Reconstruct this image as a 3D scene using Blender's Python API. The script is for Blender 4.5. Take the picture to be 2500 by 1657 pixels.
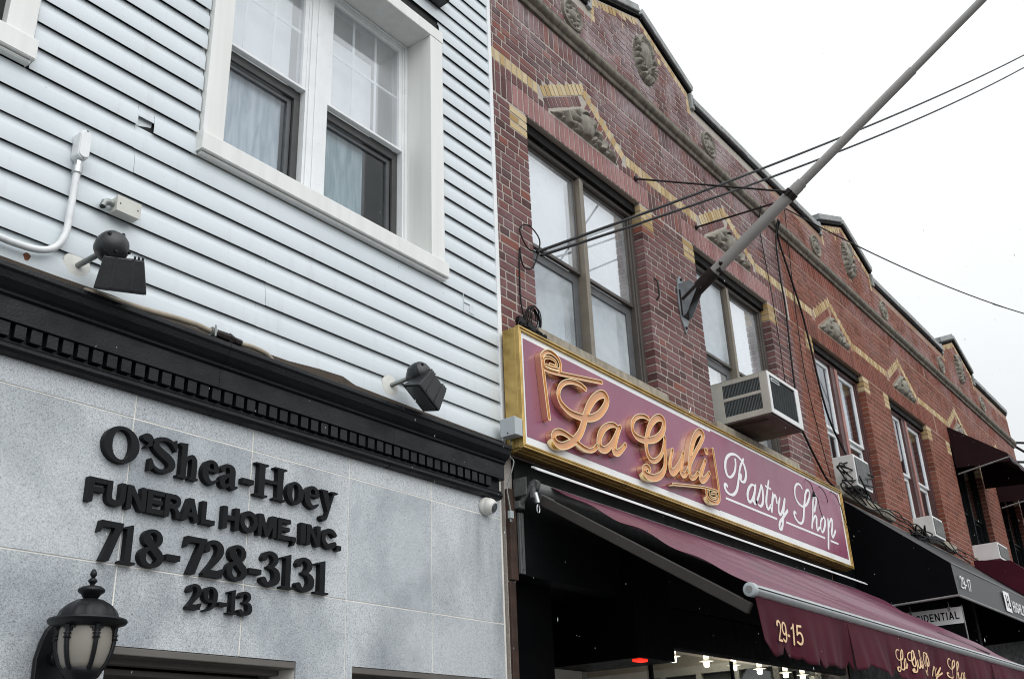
import bpy, math, random
import numpy as np
from mathutils import Vector, Matrix
from mathutils.geometry import tessellate_polygon

random.seed(7)
for o in list(bpy.data.objects):
    bpy.data.objects.remove(o)
SC = bpy.context.scene
COL = SC.collection
R = math.radians

# ------------------------------------------------------------------ camera
CAM_LOC = Vector((0.0, -3.589, 1.6))
CR = ((0.60634281, 0.29887678, 0.73689963),
      (-0.7942736, 0.27242596, 0.54305944),
      (-0.03844273, -0.91458011, 0.40257345))
cam_d = bpy.data.cameras.new('camera')
cam = bpy.data.objects.new('camera', cam_d)
COL.objects.link(cam)
cam_d.sensor_width = 36.0
cam_d.sensor_fit = 'HORIZONTAL'
cam_d.lens = 35.83
cam_d.clip_start = 0.05
cam_d.clip_end = 2000.0
mw = Matrix.Identity(4)
for i in range(3):
    mw[i][0] = CR[i][0]
    mw[i][1] = -CR[i][1]
    mw[i][2] = -CR[i][2]
    mw[i][3] = CAM_LOC[i]
cam.matrix_world = mw
SC.camera = cam

# ------------------------------------------------------------------ world: overcast, rainy day
SUN_EL, SUN_AZ = 40.0, 200.0
world = bpy.data.worlds.new('World')
SC.world = world
world.use_nodes = True
wn = world.node_tree.nodes
wl = world.node_tree.links
for n in list(wn):
    wn.remove(n)
w_out = wn.new('ShaderNodeOutputWorld')
w_bg = wn.new('ShaderNodeBackground')
w_sky = wn.new('ShaderNodeTexSky')
w_sky.sky_type = 'NISHITA'
w_sky.sun_disc = False
w_sky.sun_elevation = R(SUN_EL)
w_sky.sun_rotation = R(SUN_AZ)
w_sky.air_density = 1.0
w_sky.dust_density = 6.0
w_hs = wn.new('ShaderNodeHueSaturation')
w_hs.inputs['Saturation'].default_value = 0.2
w_mix = wn.new('ShaderNodeMix')
w_mix.data_type = 'RGBA'
w_mix.inputs[0].default_value = 0.86
# the cloud sheet: a standard overcast sky, brighter overhead, with faint cloud tone
w_tc = wn.new('ShaderNodeTexCoord')
w_sep = wn.new('ShaderNodeSeparateXYZ')
wl.new(w_tc.outputs['Generated'], w_sep.inputs[0])
w_cl = wn.new('ShaderNodeClamp')
wl.new(w_sep.outputs[2], w_cl.inputs[0])
w_ma = wn.new('ShaderNodeMath')
w_ma.operation = 'MULTIPLY_ADD'
w_ma.inputs[1].default_value = 2.0 / 3.0
w_ma.inputs[2].default_value = 1.0 / 3.0
wl.new(w_cl.outputs[0], w_ma.inputs[0])
w_nz = wn.new('ShaderNodeTexNoise')
w_nz.inputs['Scale'].default_value = 2.2
w_nz.inputs['Detail'].default_value = 5.0
wl.new(w_tc.outputs['Generated'], w_nz.inputs['Vector'])
w_mr = wn.new('ShaderNodeMapRange')
w_mr.inputs['From Min'].default_value = 0.3
w_mr.inputs['From Max'].default_value = 0.7
w_mr.inputs['To Min'].default_value = 0.94
w_mr.inputs['To Max'].default_value = 1.06
wl.new(w_nz.outputs['Fac'], w_mr.inputs['Value'])
w_mm = wn.new('ShaderNodeMath')
w_mm.operation = 'MULTIPLY'
wl.new(w_ma.outputs[0], w_mm.inputs[0])
wl.new(w_mr.outputs[0], w_mm.inputs[1])
w_vs = wn.new('ShaderNodeVectorMath')
w_vs.operation = 'SCALE'
w_vs.inputs[0].default_value = (12.95, 13.35, 13.6)
wl.new(w_mm.outputs[0], w_vs.inputs['Scale'])
wl.new(w_vs.outputs[0], w_mix.inputs[7])
wl.new(w_sky.outputs[0], w_hs.inputs['Color'])
wl.new(w_hs.outputs[0], w_mix.inputs[6])
wl.new(w_mix.outputs[2], w_bg.inputs['Color'])
w_bg.inputs['Strength'].default_value = 0.135
wl.new(w_bg.outputs[0], w_out.inputs[0])

sun_d = bpy.data.lights.new('sun', 'SUN')
sun_d.energy = 1.35
sun_d.angle = R(70)
sun_d.color = (0.99, 0.995, 1.0)
sun = bpy.data.objects.new('sun', sun_d)
COL.objects.link(sun)
sd = Vector((math.sin(R(SUN_AZ)) * math.cos(R(SUN_EL)), math.cos(R(SUN_AZ)) * math.cos(R(SUN_EL)), math.sin(R(SUN_EL))))
sun.rotation_euler = sd.to_track_quat('Z', 'Y').to_euler()
sun.location = (0, -6, 12)

SC.view_settings.view_transform = 'Standard'
SC.view_settings.look = 'None'
SC.view_settings.exposure = 0.0
SC.view_settings.gamma = 1.0
SC.view_settings.use_curve_mapping = False
SC.cycles.filter_width = 1.05
SC.cycles.max_bounces = 8
SC.cycles.transparent_max_bounces = 12

# ------------------------------------------------------------------ node helpers / materials
def mat(name, base=(0.5, 0.5, 0.5), rough=0.6, metal=0.0, spec=0.5, **kw):
    m = bpy.data.materials.new(name)
    m.use_nodes = True
    b = m.node_tree.nodes['Principled BSDF']
    b.inputs['Base Color'].default_value = (*base, 1)
    b.inputs['Roughness'].default_value = rough
    b.inputs['Metallic'].default_value = metal
    b.inputs['Specular IOR Level'].default_value = spec
    for k, v in kw.items():
        b.inputs[k].default_value = v
    return m

def N(m, t, **kw):
    n = m.node_tree.nodes.new(t)
    for k, v in kw.items():
        setattr(n, k, v)
    return n

def L(m, a, b):
    m.node_tree.links.new(a, b)

def pos(m, scale=(1, 1, 1)):
    g = N(m, 'ShaderNodeNewGeometry')
    mp = N(m, 'ShaderNodeMapping')
    mp.inputs['Scale'].default_value = scale
    L(m, g.outputs['Position'], mp.inputs['Vector'])
    return mp.outputs[0]

def noise(m, vec, scale, detail=4, rough=0.55, dist=0.0):
    n = N(m, 'ShaderNodeTexNoise')
    n.inputs['Scale'].default_value = scale
    n.inputs['Detail'].default_value = detail
    n.inputs['Roughness'].default_value = rough
    n.inputs['Distortion'].default_value = dist
    L(m, vec, n.inputs['Vector'])
    return n.outputs['Fac']

def ramp(m, fac, stops):
    r = N(m, 'ShaderNodeValToRGB')
    els = r.color_ramp.elements
    while len(els) < len(stops):
        els.new(0.5)
    for e, (p, c) in zip(els, stops):
        e.position = p
        e.color = (*c, 1) if len(c) == 3 else c
    L(m, fac, r.inputs[0])
    return r.outputs[0]

def g3(v):
    return (v, v, v)

def mixc(m, fac, a, b, mode='MIX'):
    x = N(m, 'ShaderNodeMix', data_type='RGBA', blend_type=mode)
    for i, v in ((0, fac), (6, a), (7, b)):
        if hasattr(v, 'links'):
            L(m, v, x.inputs[i])
        elif i == 0:
            x.inputs[0].default_value = v
        else:
            x.inputs[i].default_value = (*v, 1)
    return x.outputs[2]

def bump(m, h, strength=0.3, dist=0.01):
    b = N(m, 'ShaderNodeBump')
    b.inputs['Strength'].default_value = strength
    b.inputs['Distance'].default_value = dist
    L(m, h, b.inputs['Height'])
    L(m, b.outputs[0], m.node_tree.nodes['Principled BSDF'].inputs['Normal'])

def setc(m, c):
    L(m, c, m.node_tree.nodes['Principled BSDF'].inputs['Base Color'])

def setr(m, c):
    L(m, c, m.node_tree.nodes['Principled BSDF'].inputs['Roughness'])

M = {}
def painted(name, base, rough=0.5, var=0.12, bs=0.15, scale=6.0, bscale=120.0, metal=0.0, spec=0.5):
    """paint or metal with mild blotches and fine relief"""
    m = mat(name, base, rough, metal, spec)
    p = pos(m)
    f = noise(m, p, scale, 5)
    d = tuple(c * (1 - var) for c in base)
    u = tuple(min(1, c * (1 + var * .5)) for c in base)
    setc(m, ramp(m, f, [(0.3, d), (0.7, u)]))
    setr(m, ramp(m, noise(m, p, scale * 2.3, 3), [(0.3, g3(max(0.04, rough - .1))), (0.7, g3(min(1, rough + .1)))]))
    bump(m, noise(m, p, bscale, 3), bs, 0.002)
    M[name] = m
    return m

# vinyl siding: pale blue grey with pressed wood grain
m = M['siding'] = mat('siding', rough=0.42)
p = pos(m, (3.0, 1, 60.0))
gr = noise(m, p, 3.0, 5, 0.6, 0.6)
big = noise(m, pos(m, (0.6, 1, 1.6)), 1.6, 4)
c = ramp(m, big, [(0.3, (0.57, 0.635, 0.67)), (0.7, (0.65, 0.71, 0.745))])
c = mixc(m, 0.12, c, ramp(m, gr, [(0.3, g3(0.55)), (0.7, g3(0.8))]), 'MIX')
drt = ramp(m, noise(m, pos(m, (7, 1, 0.9)), 2.0, 6, 0.65), [(0.55, g3(0)), (0.8, g3(0.34))])
c = mixc(m, drt, c, (0.42, 0.43, 0.41))
setc(m, c)
wav = noise(m, pos(m, (1.1, 1, 3.0)), 1.3, 2)
sum_ = N(m, 'ShaderNodeMath', operation='MULTIPLY_ADD')
L(m, wav, sum_.inputs[0])
sum_.inputs[1].default_value = 9.0
L(m, gr, sum_.inputs[2])
bump(m, sum_.outputs[0], 0.22, 0.0025)

m = M['trim'] = mat('trim', rough=0.4)
c = ramp(m, noise(m, pos(m, (14, 14, 0.9)), 1.2, 5), [(0.35, (0.70, 0.71, 0.685)), (0.62, (0.76, 0.77, 0.75))])
setc(m, c)
bump(m, noise(m, pos(m), 140, 2), 0.12, 0.001)
painted('vinyl_white', (0.78, 0.80, 0.81), 0.35, 0.08, 0.05)
painted('dark_screen_frame', (0.055, 0.055, 0.055), 0.5, 0.25, 0.2)

# granite
m = M['granite'] = mat('granite', rough=0.35)
p = pos(m)
v = N(m, 'ShaderNodeTexVoronoi')
v.inputs['Scale'].default_value = 250.0
L(m, p, v.inputs['Vector'])
sp = N(m, 'ShaderNodeSeparateColor')
L(m, v.outputs['Color'], sp.inputs[0])
c = ramp(m, sp.outputs[0], [(0.0, (0.09, 0.10, 0.115)), (0.12, (0.20, 0.225, 0.25)), (0.26, (0.47, 0.505, 0.53)), (0.65, (0.58, 0.62, 0.645)), (1.0, (0.70, 0.735, 0.755))])
fine = noise(m, p, 330, 2)
c = mixc(m, 0.55, c, ramp(m, fine, [(0.36, g3(0.10)), (0.48, (0.56, 0.585, 0.605)), (0.66, g3(0.74))]))
c = mixc(m, 0.18, c, ramp(m, noise(m, p, 130, 3, 0.7), [(0.38, g3(0.16)), (0.5, (0.56, 0.59, 0.61)), (0.64, g3(0.78))]))
at = N(m, 'ShaderNodeAttribute', attribute_name='tint')
stain = noise(m, pos(m, (1.0, 1, 0.6)), 1.5, 6, 0.62, 0.5)
st = ramp(m, stain, [(0.44, g3(0)), (0.64, g3(0.72))])
stm = N(m, 'ShaderNodeMath', operation='MULTIPLY')
L(m, st, stm.inputs[0])
L(m, at.outputs['Fac'], stm.inputs[1])
c = mixc(m, stm.outputs[0], c, mixc(m, 1.0, c, (0.40, 0.425, 0.455), 'MULTIPLY'))
fr_ = N(m, 'ShaderNodeMath', operation='MULTIPLY')
L(m, at.outputs['Fac'], fr_.inputs[0])
fr_.inputs[1].default_value = 61.7
fr2 = N(m, 'ShaderNodeMath', operation='FRACT')
L(m, fr_.outputs[0], fr2.inputs[0])
c = mixc(m, 1.0, c, ramp(m, fr2.outputs[0], [(0.0, (0.86, 0.885, 0.905)), (1.0, (1.02, 1.03, 1.035))]), 'MULTIPLY')
setc(m, c)
bump(m, fine, 0.05, 0.001)
painted('shade_backing', (0.02, 0.022, 0.022), 0.9, 0.2, 0.1)  # near-black, paints shade into the gaps between siding boards
painted('grout', (0.80, 0.78, 0.72), 0.8, 0.15, 0.2)

# black painted cornice, wet
m = M['cornice_black'] = mat('cornice_black', rough=0.3, spec=0.28)
p = pos(m, (1, 1, 1.5))
f = noise(m, p, 75, 5, 0.6)
setc(m, ramp(m, noise(m, p, 5, 4), [(0.3, (0.004, 0.0045, 0.006)), (0.7, (0.008, 0.009, 0.012))]))
setr(m, ramp(m, noise(m, p, 9, 4), [(0.35, g3(0.25)), (0.65, g3(0.55))]))
bump(m, f, 0.55, 0.004)
m = M['letter_black'] = painted('letter_black', (0.006, 0.007, 0.009), 0.5, 0.3, 0.25, spec=0.18)
painted('lantern_black', (0.006, 0.007, 0.009), 0.4, 0.3, 0.2, spec=0.3)
painted('fixture_black', (0.017, 0.019, 0.022), 0.34, 0.3, 0.35, spec=0.5)
painted('taupe', (0.085, 0.078, 0.07), 0.6, 0.15, 0.1)
painted('taupe_trim', (0.12, 0.11, 0.10), 0.55, 0.15, 0.1)
m = M['lantern_glass'] = mat('lantern_glass', (0.27, 0.25, 0.22), 0.35, 0, 0.3)
bump(m, noise(m, pos(m), 420, 2), 0.3, 0.001)
m.node_tree.nodes['Principled BSDF'].inputs['Subsurface Weight'].default_value = 0.0

# bricks: each carries its own tint
def brick_mat(name, cols, bloom, bloom_col, zlo, zhi, speck=0.5):
    m = M[name] = mat(name, rough=0.78, spec=0.35)
    at = N(m, 'ShaderNodeAttribute', attribute_name='tint')
    n = len(cols)
    c = ramp(m, at.outputs['Fac'], [(i / (n - 1), cc) for i, cc in enumerate(cols)])
    p = pos(m)
    f = noise(m, p, 150, 4, 0.7)
    c = mixc(m, speck, c, ramp(m, f, [(0.32, g3(0.15)), (0.48, g3(0.85)), (0.72, g3(1.9))]), 'MULTIPLY')
    f2 = noise(m, p, 1.9, 6, 0.68, 0.5)
    b = ramp(m, f2, [(0.42, g3(0)), (0.68, g3(bloom))])
    # the lime bloom sits on the weathered parapet
    sx = N(m, 'ShaderNodeSeparateXYZ')
    L(m, p, sx.inputs[0])
    mr = N(m, 'ShaderNodeMapRange')
    mr.inputs['From Min'].default_value = zlo
    mr.inputs['From Max'].default_value = zhi
    mr.inputs['To Min'].default_value = 0.14
    mr.inputs['To Max'].default_value = 1.0
    L(m, sx.outputs[2], mr.inputs['Value'])
    mu = N(m, 'ShaderNodeMath', operation='MULTIPLY')
    L(m, b, mu.inputs[0])
    L(m, mr.outputs[0], mu.inputs[1])
    c = mixc(m, mu.outputs[0], c, bloom_col)
    setc(m, c)
    bump(m, f, 0.5, 0.004)
    return m

brick_mat('brick_plum', [(0.075, 0.031, 0.030), (0.12, 0.048, 0.046), (0.15, 0.062, 0.060), (0.18, 0.080, 0.078), (0.135, 0.060, 0.064), (0.21, 0.068, 0.048)], 0.8, (0.45, 0.39, 0.42), 6.5, 7.6)
brick_mat('brick_rust', [(0.13, 0.036, 0.020), (0.175, 0.048, 0.027), (0.205, 0.058, 0.033), (0.23, 0.070, 0.042), (0.18, 0.054, 0.036)], 0.7, (0.40, 0.30, 0.31), 6.6, 7.7, 0.35)
brick_mat('brick_pink', [(0.23, 0.10, 0.096), (0.30, 0.14, 0.135), (0.34, 0.17, 0.165), (0.28, 0.12, 0.118)], 0.4, (0.42, 0.33, 0.34), 5.0, 6.3, 0.4)
brick_mat('brick_yellow', [(0.38, 0.25, 0.10), (0.50, 0.37, 0.19), (0.58, 0.47, 0.29), (0.46, 0.33, 0.17)], 0.2, (0.5, 0.46, 0.42), 6.4, 7.6, 0.35)

def mortar_mat(name, a, b):
    m = M[name] = mat(name, rough=0.9, spec=0.2)
    p = pos(m)
    f = noise(m, p, 60, 4)
    c = ramp(m, f, [(0.3, a), (0.7, b)])
    c = mixc(m, ramp(m, noise(m, p, 1.7, 4), [(0.5, g3(0)), (0.75, g3(0.5))]), c, (0.5, 0.46, 0.44))
    setc(m, c)
    bump(m, f, 0.5, 0.004)
mortar_mat('mortar_beige', (0.35, 0.315, 0.275), (0.48, 0.44, 0.395))
mortar_mat('mortar_rust', (0.28, 0.175, 0.125), (0.39, 0.265, 0.20))

def stone_mat(name, a, b, streak=0.5):
    m = M[name] = mat(name, rough=0.8, spec=0.35)
    p = pos(m)
    f = noise(m, p, 14, 5, 0.65)
    c = ramp(m, f, [(0.3, a), (0.7, b)])
    s = noise(m, pos(m, (9, 9, 0.8)), 2, 4)
    c = mixc(m, ramp(m, s, [(0.45, g3(0)), (0.7, g3(streak))]), c, (0.045, 0.042, 0.038))
    setc(m, c)
    bump(m, noise(m, p, 90, 4), 0.4, 0.004)
stone_mat('ornament_stone', (0.17, 0.155, 0.125), (0.33, 0.31, 0.265), 0.45)
stone_mat('string_stone', (0.13, 0.115, 0.09), (0.24, 0.215, 0.175), 0.65)
stone_mat('coping_stone', (0.24, 0.25, 0.245), (0.40, 0.415, 0.41), 0.25)
stone_mat('sill_stone', (0.24, 0.215, 0.17), (0.40, 0.365, 0.30), 0.4)
painted('tar', (0.008, 0.008, 0.009), 0.7, 0.3, 0.4, spec=0.15)

painted('bronze_frame', (0.082, 0.072, 0.064), 0.45, 0.2, 0.15)
painted('tan_frame', (0.205, 0.18, 0.142), 0.5, 0.2, 0.15)
painted('soffit_black', (0.006, 0.0055, 0.0055), 0.6, 0.2, 0.2, spec=0.15)
painted('grey_sash', (0.10, 0.105, 0.11), 0.5, 0.25, 0.2)
painted('maroon_frame', (0.075, 0.028, 0.027), 0.5, 0.25, 0.2)
m = painted('pink_mullion', (0.33, 0.155, 0.135), 0.6, 0.25, 0.2)

# glass: thin pane, mirror by Fresnel over clear
def glass_mat(name, tint=(0.85, 0.9, 0.92), gain=1.0, dirt=0.0, dirt_haze_col=(0.55, 0.58, 0.6)):
    m = bpy.data.materials.new(name)
    m.use_nodes = True
    nt = m.node_tree
    for n in list(nt.nodes):
        nt.nodes.remove(n)
    out = nt.nodes.new('ShaderNodeOutputMaterial')
    tr = nt.nodes.new('ShaderNodeBsdfTransparent')
    tr.inputs[0].default_value = (*tint, 1)
    gl = nt.nodes.new('ShaderNodeBsdfGlossy')
    gl.inputs['Roughness'].default_value = 0.02
    gl.inputs['Color'].default_value = (0.95, 0.97, 1, 1)
    geo0 = nt.nodes.new('ShaderNodeNewGeometry')
    def mth(op, a, b=None):
        n = nt.nodes.new('ShaderNodeMath')
        n.operation = op
        for i, v in enumerate((a, b)):
            if v is None:
                continue
            if hasattr(v, 'links'):
                nt.links.new(v, n.inputs[i])
            else:
                n.inputs[i].default_value = v
        return n
    dt = nt.nodes.new('ShaderNodeVectorMath')
    dt.operation = 'DOT_PRODUCT'
    nt.links.new(geo0.outputs['Incoming'], dt.inputs[0])
    nt.links.new(geo0.outputs['Normal'], dt.inputs[1])
    inv = mth('SUBTRACT', 1.0, mth('ABSOLUTE', dt.outputs['Value']).outputs[0])
    p5 = mth('POWER', inv.outputs[0], 5.0)
    sch = mth('MULTIPLY_ADD', p5.outputs[0], 0.957)
    sch.inputs[2].default_value = 0.043
    mu = mth('MULTIPLY', sch.outputs[0], gain)
    mu.use_clamp = True
    mx = nt.nodes.new('ShaderNodeMixShader')
    nt.links.new(mu.outputs[0], mx.inputs[0])
    nt.links.new(tr.outputs[0], mx.inputs[1])
    nt.links.new(gl.outputs[0], mx.inputs[2])
    last = mx.outputs[0]
    if dirt > 0:
        df = nt.nodes.new('ShaderNodeBsdfDiffuse')
        df.inputs[0].default_value = (*dirt_haze_col, 1)
        geo = nt.nodes.new('ShaderNodeNewGeometry')
        nz = nt.nodes.new('ShaderNodeTexNoise')
        nz.inputs['Scale'].default_value = 2.6
        nz.inputs['Detail'].default_value = 3
        nz.inputs['Roughness'].default_value = 0.5
        nt.links.new(geo.outputs['Position'], nz.inputs['Vector'])
        rp = nt.nodes.new('ShaderNodeValToRGB')
        rp.color_ramp.elements[0].position = 0.3
        rp.color_ramp.elements[0].color = (*g3(dirt * 0.35), 1)
        rp.color_ramp.elements[1].position = 0.7
        rp.color_ramp.elements[1].color = (*g3(dirt), 1)
        nt.links.new(nz.outputs['Fac'], rp.inputs[0])
        m2 = nt.nodes.new('ShaderNodeMixShader')
        nt.links.new(rp.outputs[0], m2.inputs[0])
        nt.links.new(last, m2.inputs[1])
        nt.links.new(df.outputs[0], m2.inputs[2])
        last = m2.outputs[0]
    nt.links.new(last, out.inputs[0])
    M[name] = m
glass_mat('glass_clear', tint=(0.94, 0.955, 0.965), gain=1.15)
glass_mat('glass_double', tint=(0.95, 0.965, 0.975), gain=3.4, dirt=0.2, dirt_haze_col=(0.93, 0.95, 0.96))  # near-white film painted over the pane as bright haze
glass_mat('glass_dirty', tint=(0.9, 0.93, 0.95), dirt=0.7, gain=1.2, dirt_haze_col=(0.64, 0.69, 0.72))
glass_mat('glass_shop', tint=(0.8, 0.82, 0.8), gain=0.7)
painted('shade_white', (0.88, 0.90, 0.91), 0.8, 0.05, 0.05, 1.5)
m = M['curtain'] = mat('curtain', rough=0.9, spec=0.1)
wv = noise(m, pos(m, (8, 1, 1.3)), 3, 2, 0.45, 0.9)
setc(m, ramp(m, wv, [(0.3, (0.33, 0.38, 0.43)), (0.5, (0.43, 0.48, 0.52)), (0.7, (0.54, 0.58, 0.62))]))
m = M['curtain_teal'] = mat('curtain_teal', rough=0.9, spec=0.1)
wv = noise(m, pos(m, (8, 1, 1.3)), 3.2, 2, 0.45, 0.9)
setc(m, ramp(m, wv, [(0.3, (0.20, 0.27, 0.29)), (0.5, (0.27, 0.34, 0.36)), (0.7, (0.35, 0.42, 0.44))]))
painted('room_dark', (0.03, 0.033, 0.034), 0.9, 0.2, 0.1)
painted('room_grey', (0.12, 0.13, 0.13), 0.9, 0.2, 0.1)

# sign
m = M['gold'] = mat('gold', (0.55, 0.33, 0.075), 0.38, 0.85)
p = pos(m, (1, 1, 1))
setc(m, ramp(m, noise(m, p, 7, 5), [(0.3, (0.36, 0.235, 0.07)), (0.7, (0.64, 0.45, 0.17))]))
setr(m, ramp(m, noise(m, p, 25, 4), [(0.3, g3(0.28)), (0.7, g3(0.5))]))
m = M['gold_bright'] = mat('gold_bright', (0.93, 0.74, 0.44), 0.16, 1.0)
m = M['gold_pale'] = mat('gold_pale', (0.74, 0.57, 0.33), 0.4, 0.5)
painted('peach_face', (0.60, 0.30, 0.145), 0.35, 0.12, 0.03, 5)
m = M['sign_maroon'] = mat('sign_maroon', rough=0.26, spec=0.65)
p = pos(m, (1, 1, 0.7))
setc(m, ramp(m, noise(m, p, 3.0, 6, 0.6), [(0.3, (0.215, 0.055, 0.105)), (0.7, (0.27, 0.08, 0.14))]))
setr(m, ramp(m, noise(m, p, 6.0, 4), [(0.3, g3(0.2)), (0.7, g3(0.42))]))
painted('sign_white', (0.80, 0.81, 0.81), 0.35, 0.1, 0.03, 4)
painted('text_cream', (0.74, 0.50, 0.29), 0.6, 0.1, 0.05, 30)
painted('text_white', (0.80, 0.81, 0.82), 0.5, 0.05, 0.02)

def fabric(name, base, rough=0.55, sheen=0.5, spec=0.4, sheen_tint=(1, 0.8, 0.85)):
    m = M[name] = mat(name, base, rough, 0, spec)
    b = m.node_tree.nodes['Principled BSDF']
    b.inputs['Sheen Weight'].default_value = sheen
    b.inputs['Sheen Roughness'].default_value = 0.35
    b.inputs['Sheen Tint'].default_value = (*sheen_tint, 1)
    p = pos(m)
    d = tuple(c * .75 for c in base)
    u = tuple(c * 1.2 for c in base)
    setc(m, ramp(m, noise(m, p, 3.2, 5), [(0.3, d), (0.7, u)]))
    bump(m, noise(m, pos(m, (1, 1, 1)), 260, 2), 0.15, 0.001)
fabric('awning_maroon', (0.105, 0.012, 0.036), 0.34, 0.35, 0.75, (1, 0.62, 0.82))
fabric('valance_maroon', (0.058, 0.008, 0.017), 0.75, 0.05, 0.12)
fabric('awning_black', (0.003, 0.003, 0.004), 0.6, 0.0, 0.06, (0.9, 0.95, 1))
fabric('awning_black_top', (0.008, 0.009, 0.011), 0.4, 0.1, 0.42, (0.9, 0.95, 1))
fabric('awning_wine', (0.016, 0.004, 0.006), 0.65, 0.05, 0.15)
painted('aluminium', (0.55, 0.57, 0.58), 0.32, 0.1, 0.05, 8, 120, 0.85)
painted('aluminium_dull', (0.30, 0.30, 0.295), 0.5, 0.2, 0.15, 8, 120, 0.5)
painted('rail_white', (0.75, 0.77, 0.77), 0.35, 0.12, 0.05)
painted('arm_grey', (0.05, 0.046, 0.042), 0.55, 0.2, 0.15, spec=0.2)
painted('store_black', (0.003, 0.0035, 0.004), 0.5, 0.2, 0.1, spec=0.08)
painted('store_dark', (0.006, 0.0075, 0.008), 0.55, 0.25, 0.1, spec=0.12)
painted('brown_rust', (0.055, 0.03, 0.022), 0.8, 0.4, 0.5, 14)
painted('pole_grey', (0.34, 0.335, 0.32), 0.42, 0.1, 0.03, 3)
painted('iron_dark', (0.022, 0.017, 0.016), 0.55, 0.35, 0.4, 20, spec=0.25)
painted('iron_grey', (0.11, 0.115, 0.115), 0.5, 0.3, 0.3, 20, spec=0.3)
painted('zinc_blue', (0.22, 0.25, 0.27), 0.5, 0.3, 0.25, 16)
painted('cable_black', (0.006, 0.006, 0.007), 0.45, 0.2, 0.1, spec=0.2)
painted('conduit_white', (0.74, 0.76, 0.77), 0.35, 0.12, 0.1, 20)
painted('galvanised', (0.30, 0.32, 0.31), 0.45, 0.2, 0.15, 20, 120, 0.6)
painted('box_cream', (0.60, 0.60, 0.55), 0.45, 0.12, 0.05)
painted('box_grey', (0.42, 0.46, 0.48), 0.4, 0.12, 0.08)
painted('ac_cream', (0.50, 0.49, 0.44), 0.45, 0.12, 0.06)
painted('ac_white', (0.72, 0.73, 0.72), 0.42, 0.1, 0.05)
painted('ac_dark', (0.02, 0.02, 0.021), 0.6, 0.2, 0.1)
painted('ac_fin', (0.13, 0.15, 0.155), 0.45, 0.2, 0.1)
painted('ac_base', (0.085, 0.065, 0.06), 0.6, 0.3, 0.2)
painted('hose_tan', (0.34, 0.29, 0.22), 0.5, 0.25, 0.2, 18)
painted('membrane_brown', (0.055, 0.038, 0.024), 0.7, 0.3, 0.3, 18)
painted('lens_black', (0.02, 0.02, 0.02), 0.15, 0.2, 0.0)
painted('lens_grey', (0.09, 0.095, 0.10), 0.2, 0.2, 0.0)
painted('camera_white', (0.70, 0.69, 0.65), 0.35, 0.1, 0.03)
painted('caulk', (0.70, 0.70, 0.66), 0.6, 0.1, 0.2, 30)
painted('rust', (0.20, 0.075, 0.03), 0.8, 0.4, 0.3, 60)
painted('asphalt', (0.04, 0.04, 0.042), 0.45, 0.2, 0.5, 4)
painted('pavement', (0.11, 0.11, 0.108), 0.7, 0.2, 0.3, 3)
painted('kerb', (0.26, 0.255, 0.245), 0.7, 0.2, 0.3, 3)
painted('shop_ceiling', (0.32, 0.28, 0.25), 0.8, 0.05, 0.02)
painted('shop_wall', (0.30, 0.28, 0.24), 0.7, 0.1, 0.03)
painted('shop_cabinet', (0.34, 0.33, 0.30), 0.5, 0.1, 0.03)
painted('mirror_dark', (0.07, 0.08, 0.075), 0.15, 0.1, 0.0)
painted('far_render', (0.42, 0.44, 0.45), 0.8, 0.15, 0.1)

def emis(name, col, strength):
    m = mat(name, col, 0.5)
    b = m.node_tree.nodes['Principled BSDF']
    b.inputs['Emission Color'].default_value = (*col, 1)
    b.inputs['Emission Strength'].default_value = strength
    M[name] = m
emis('bulb', (1.0, 0.93, 0.80), 16.0)
emis('bulb_dim', (1.0, 0.92, 0.80), 0.55)
emis('bulb_soft', (1.0, 0.93, 0.82), 1.3)
emis('red_glow', (1.0, 0.02, 0.01), 2.2)

# ------------------------------------------------------------------ mesh helpers
ORI = {}
def thing(name, label, cat, loc, group=None):
    o = bpy.data.objects.new(name, None)
    o.empty_display_size = 0.1
    COL.objects.link(o)
    o.location = loc
    o['label'] = label
    o['category'] = cat
    if group:
        o['group'] = group
    ORI[o.name] = Vector(loc)
    return o

def tag(o, label, cat, group=None):
    o['label'] = label
    o['category'] = cat
    if group:
        o['group'] = group
    return o

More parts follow.
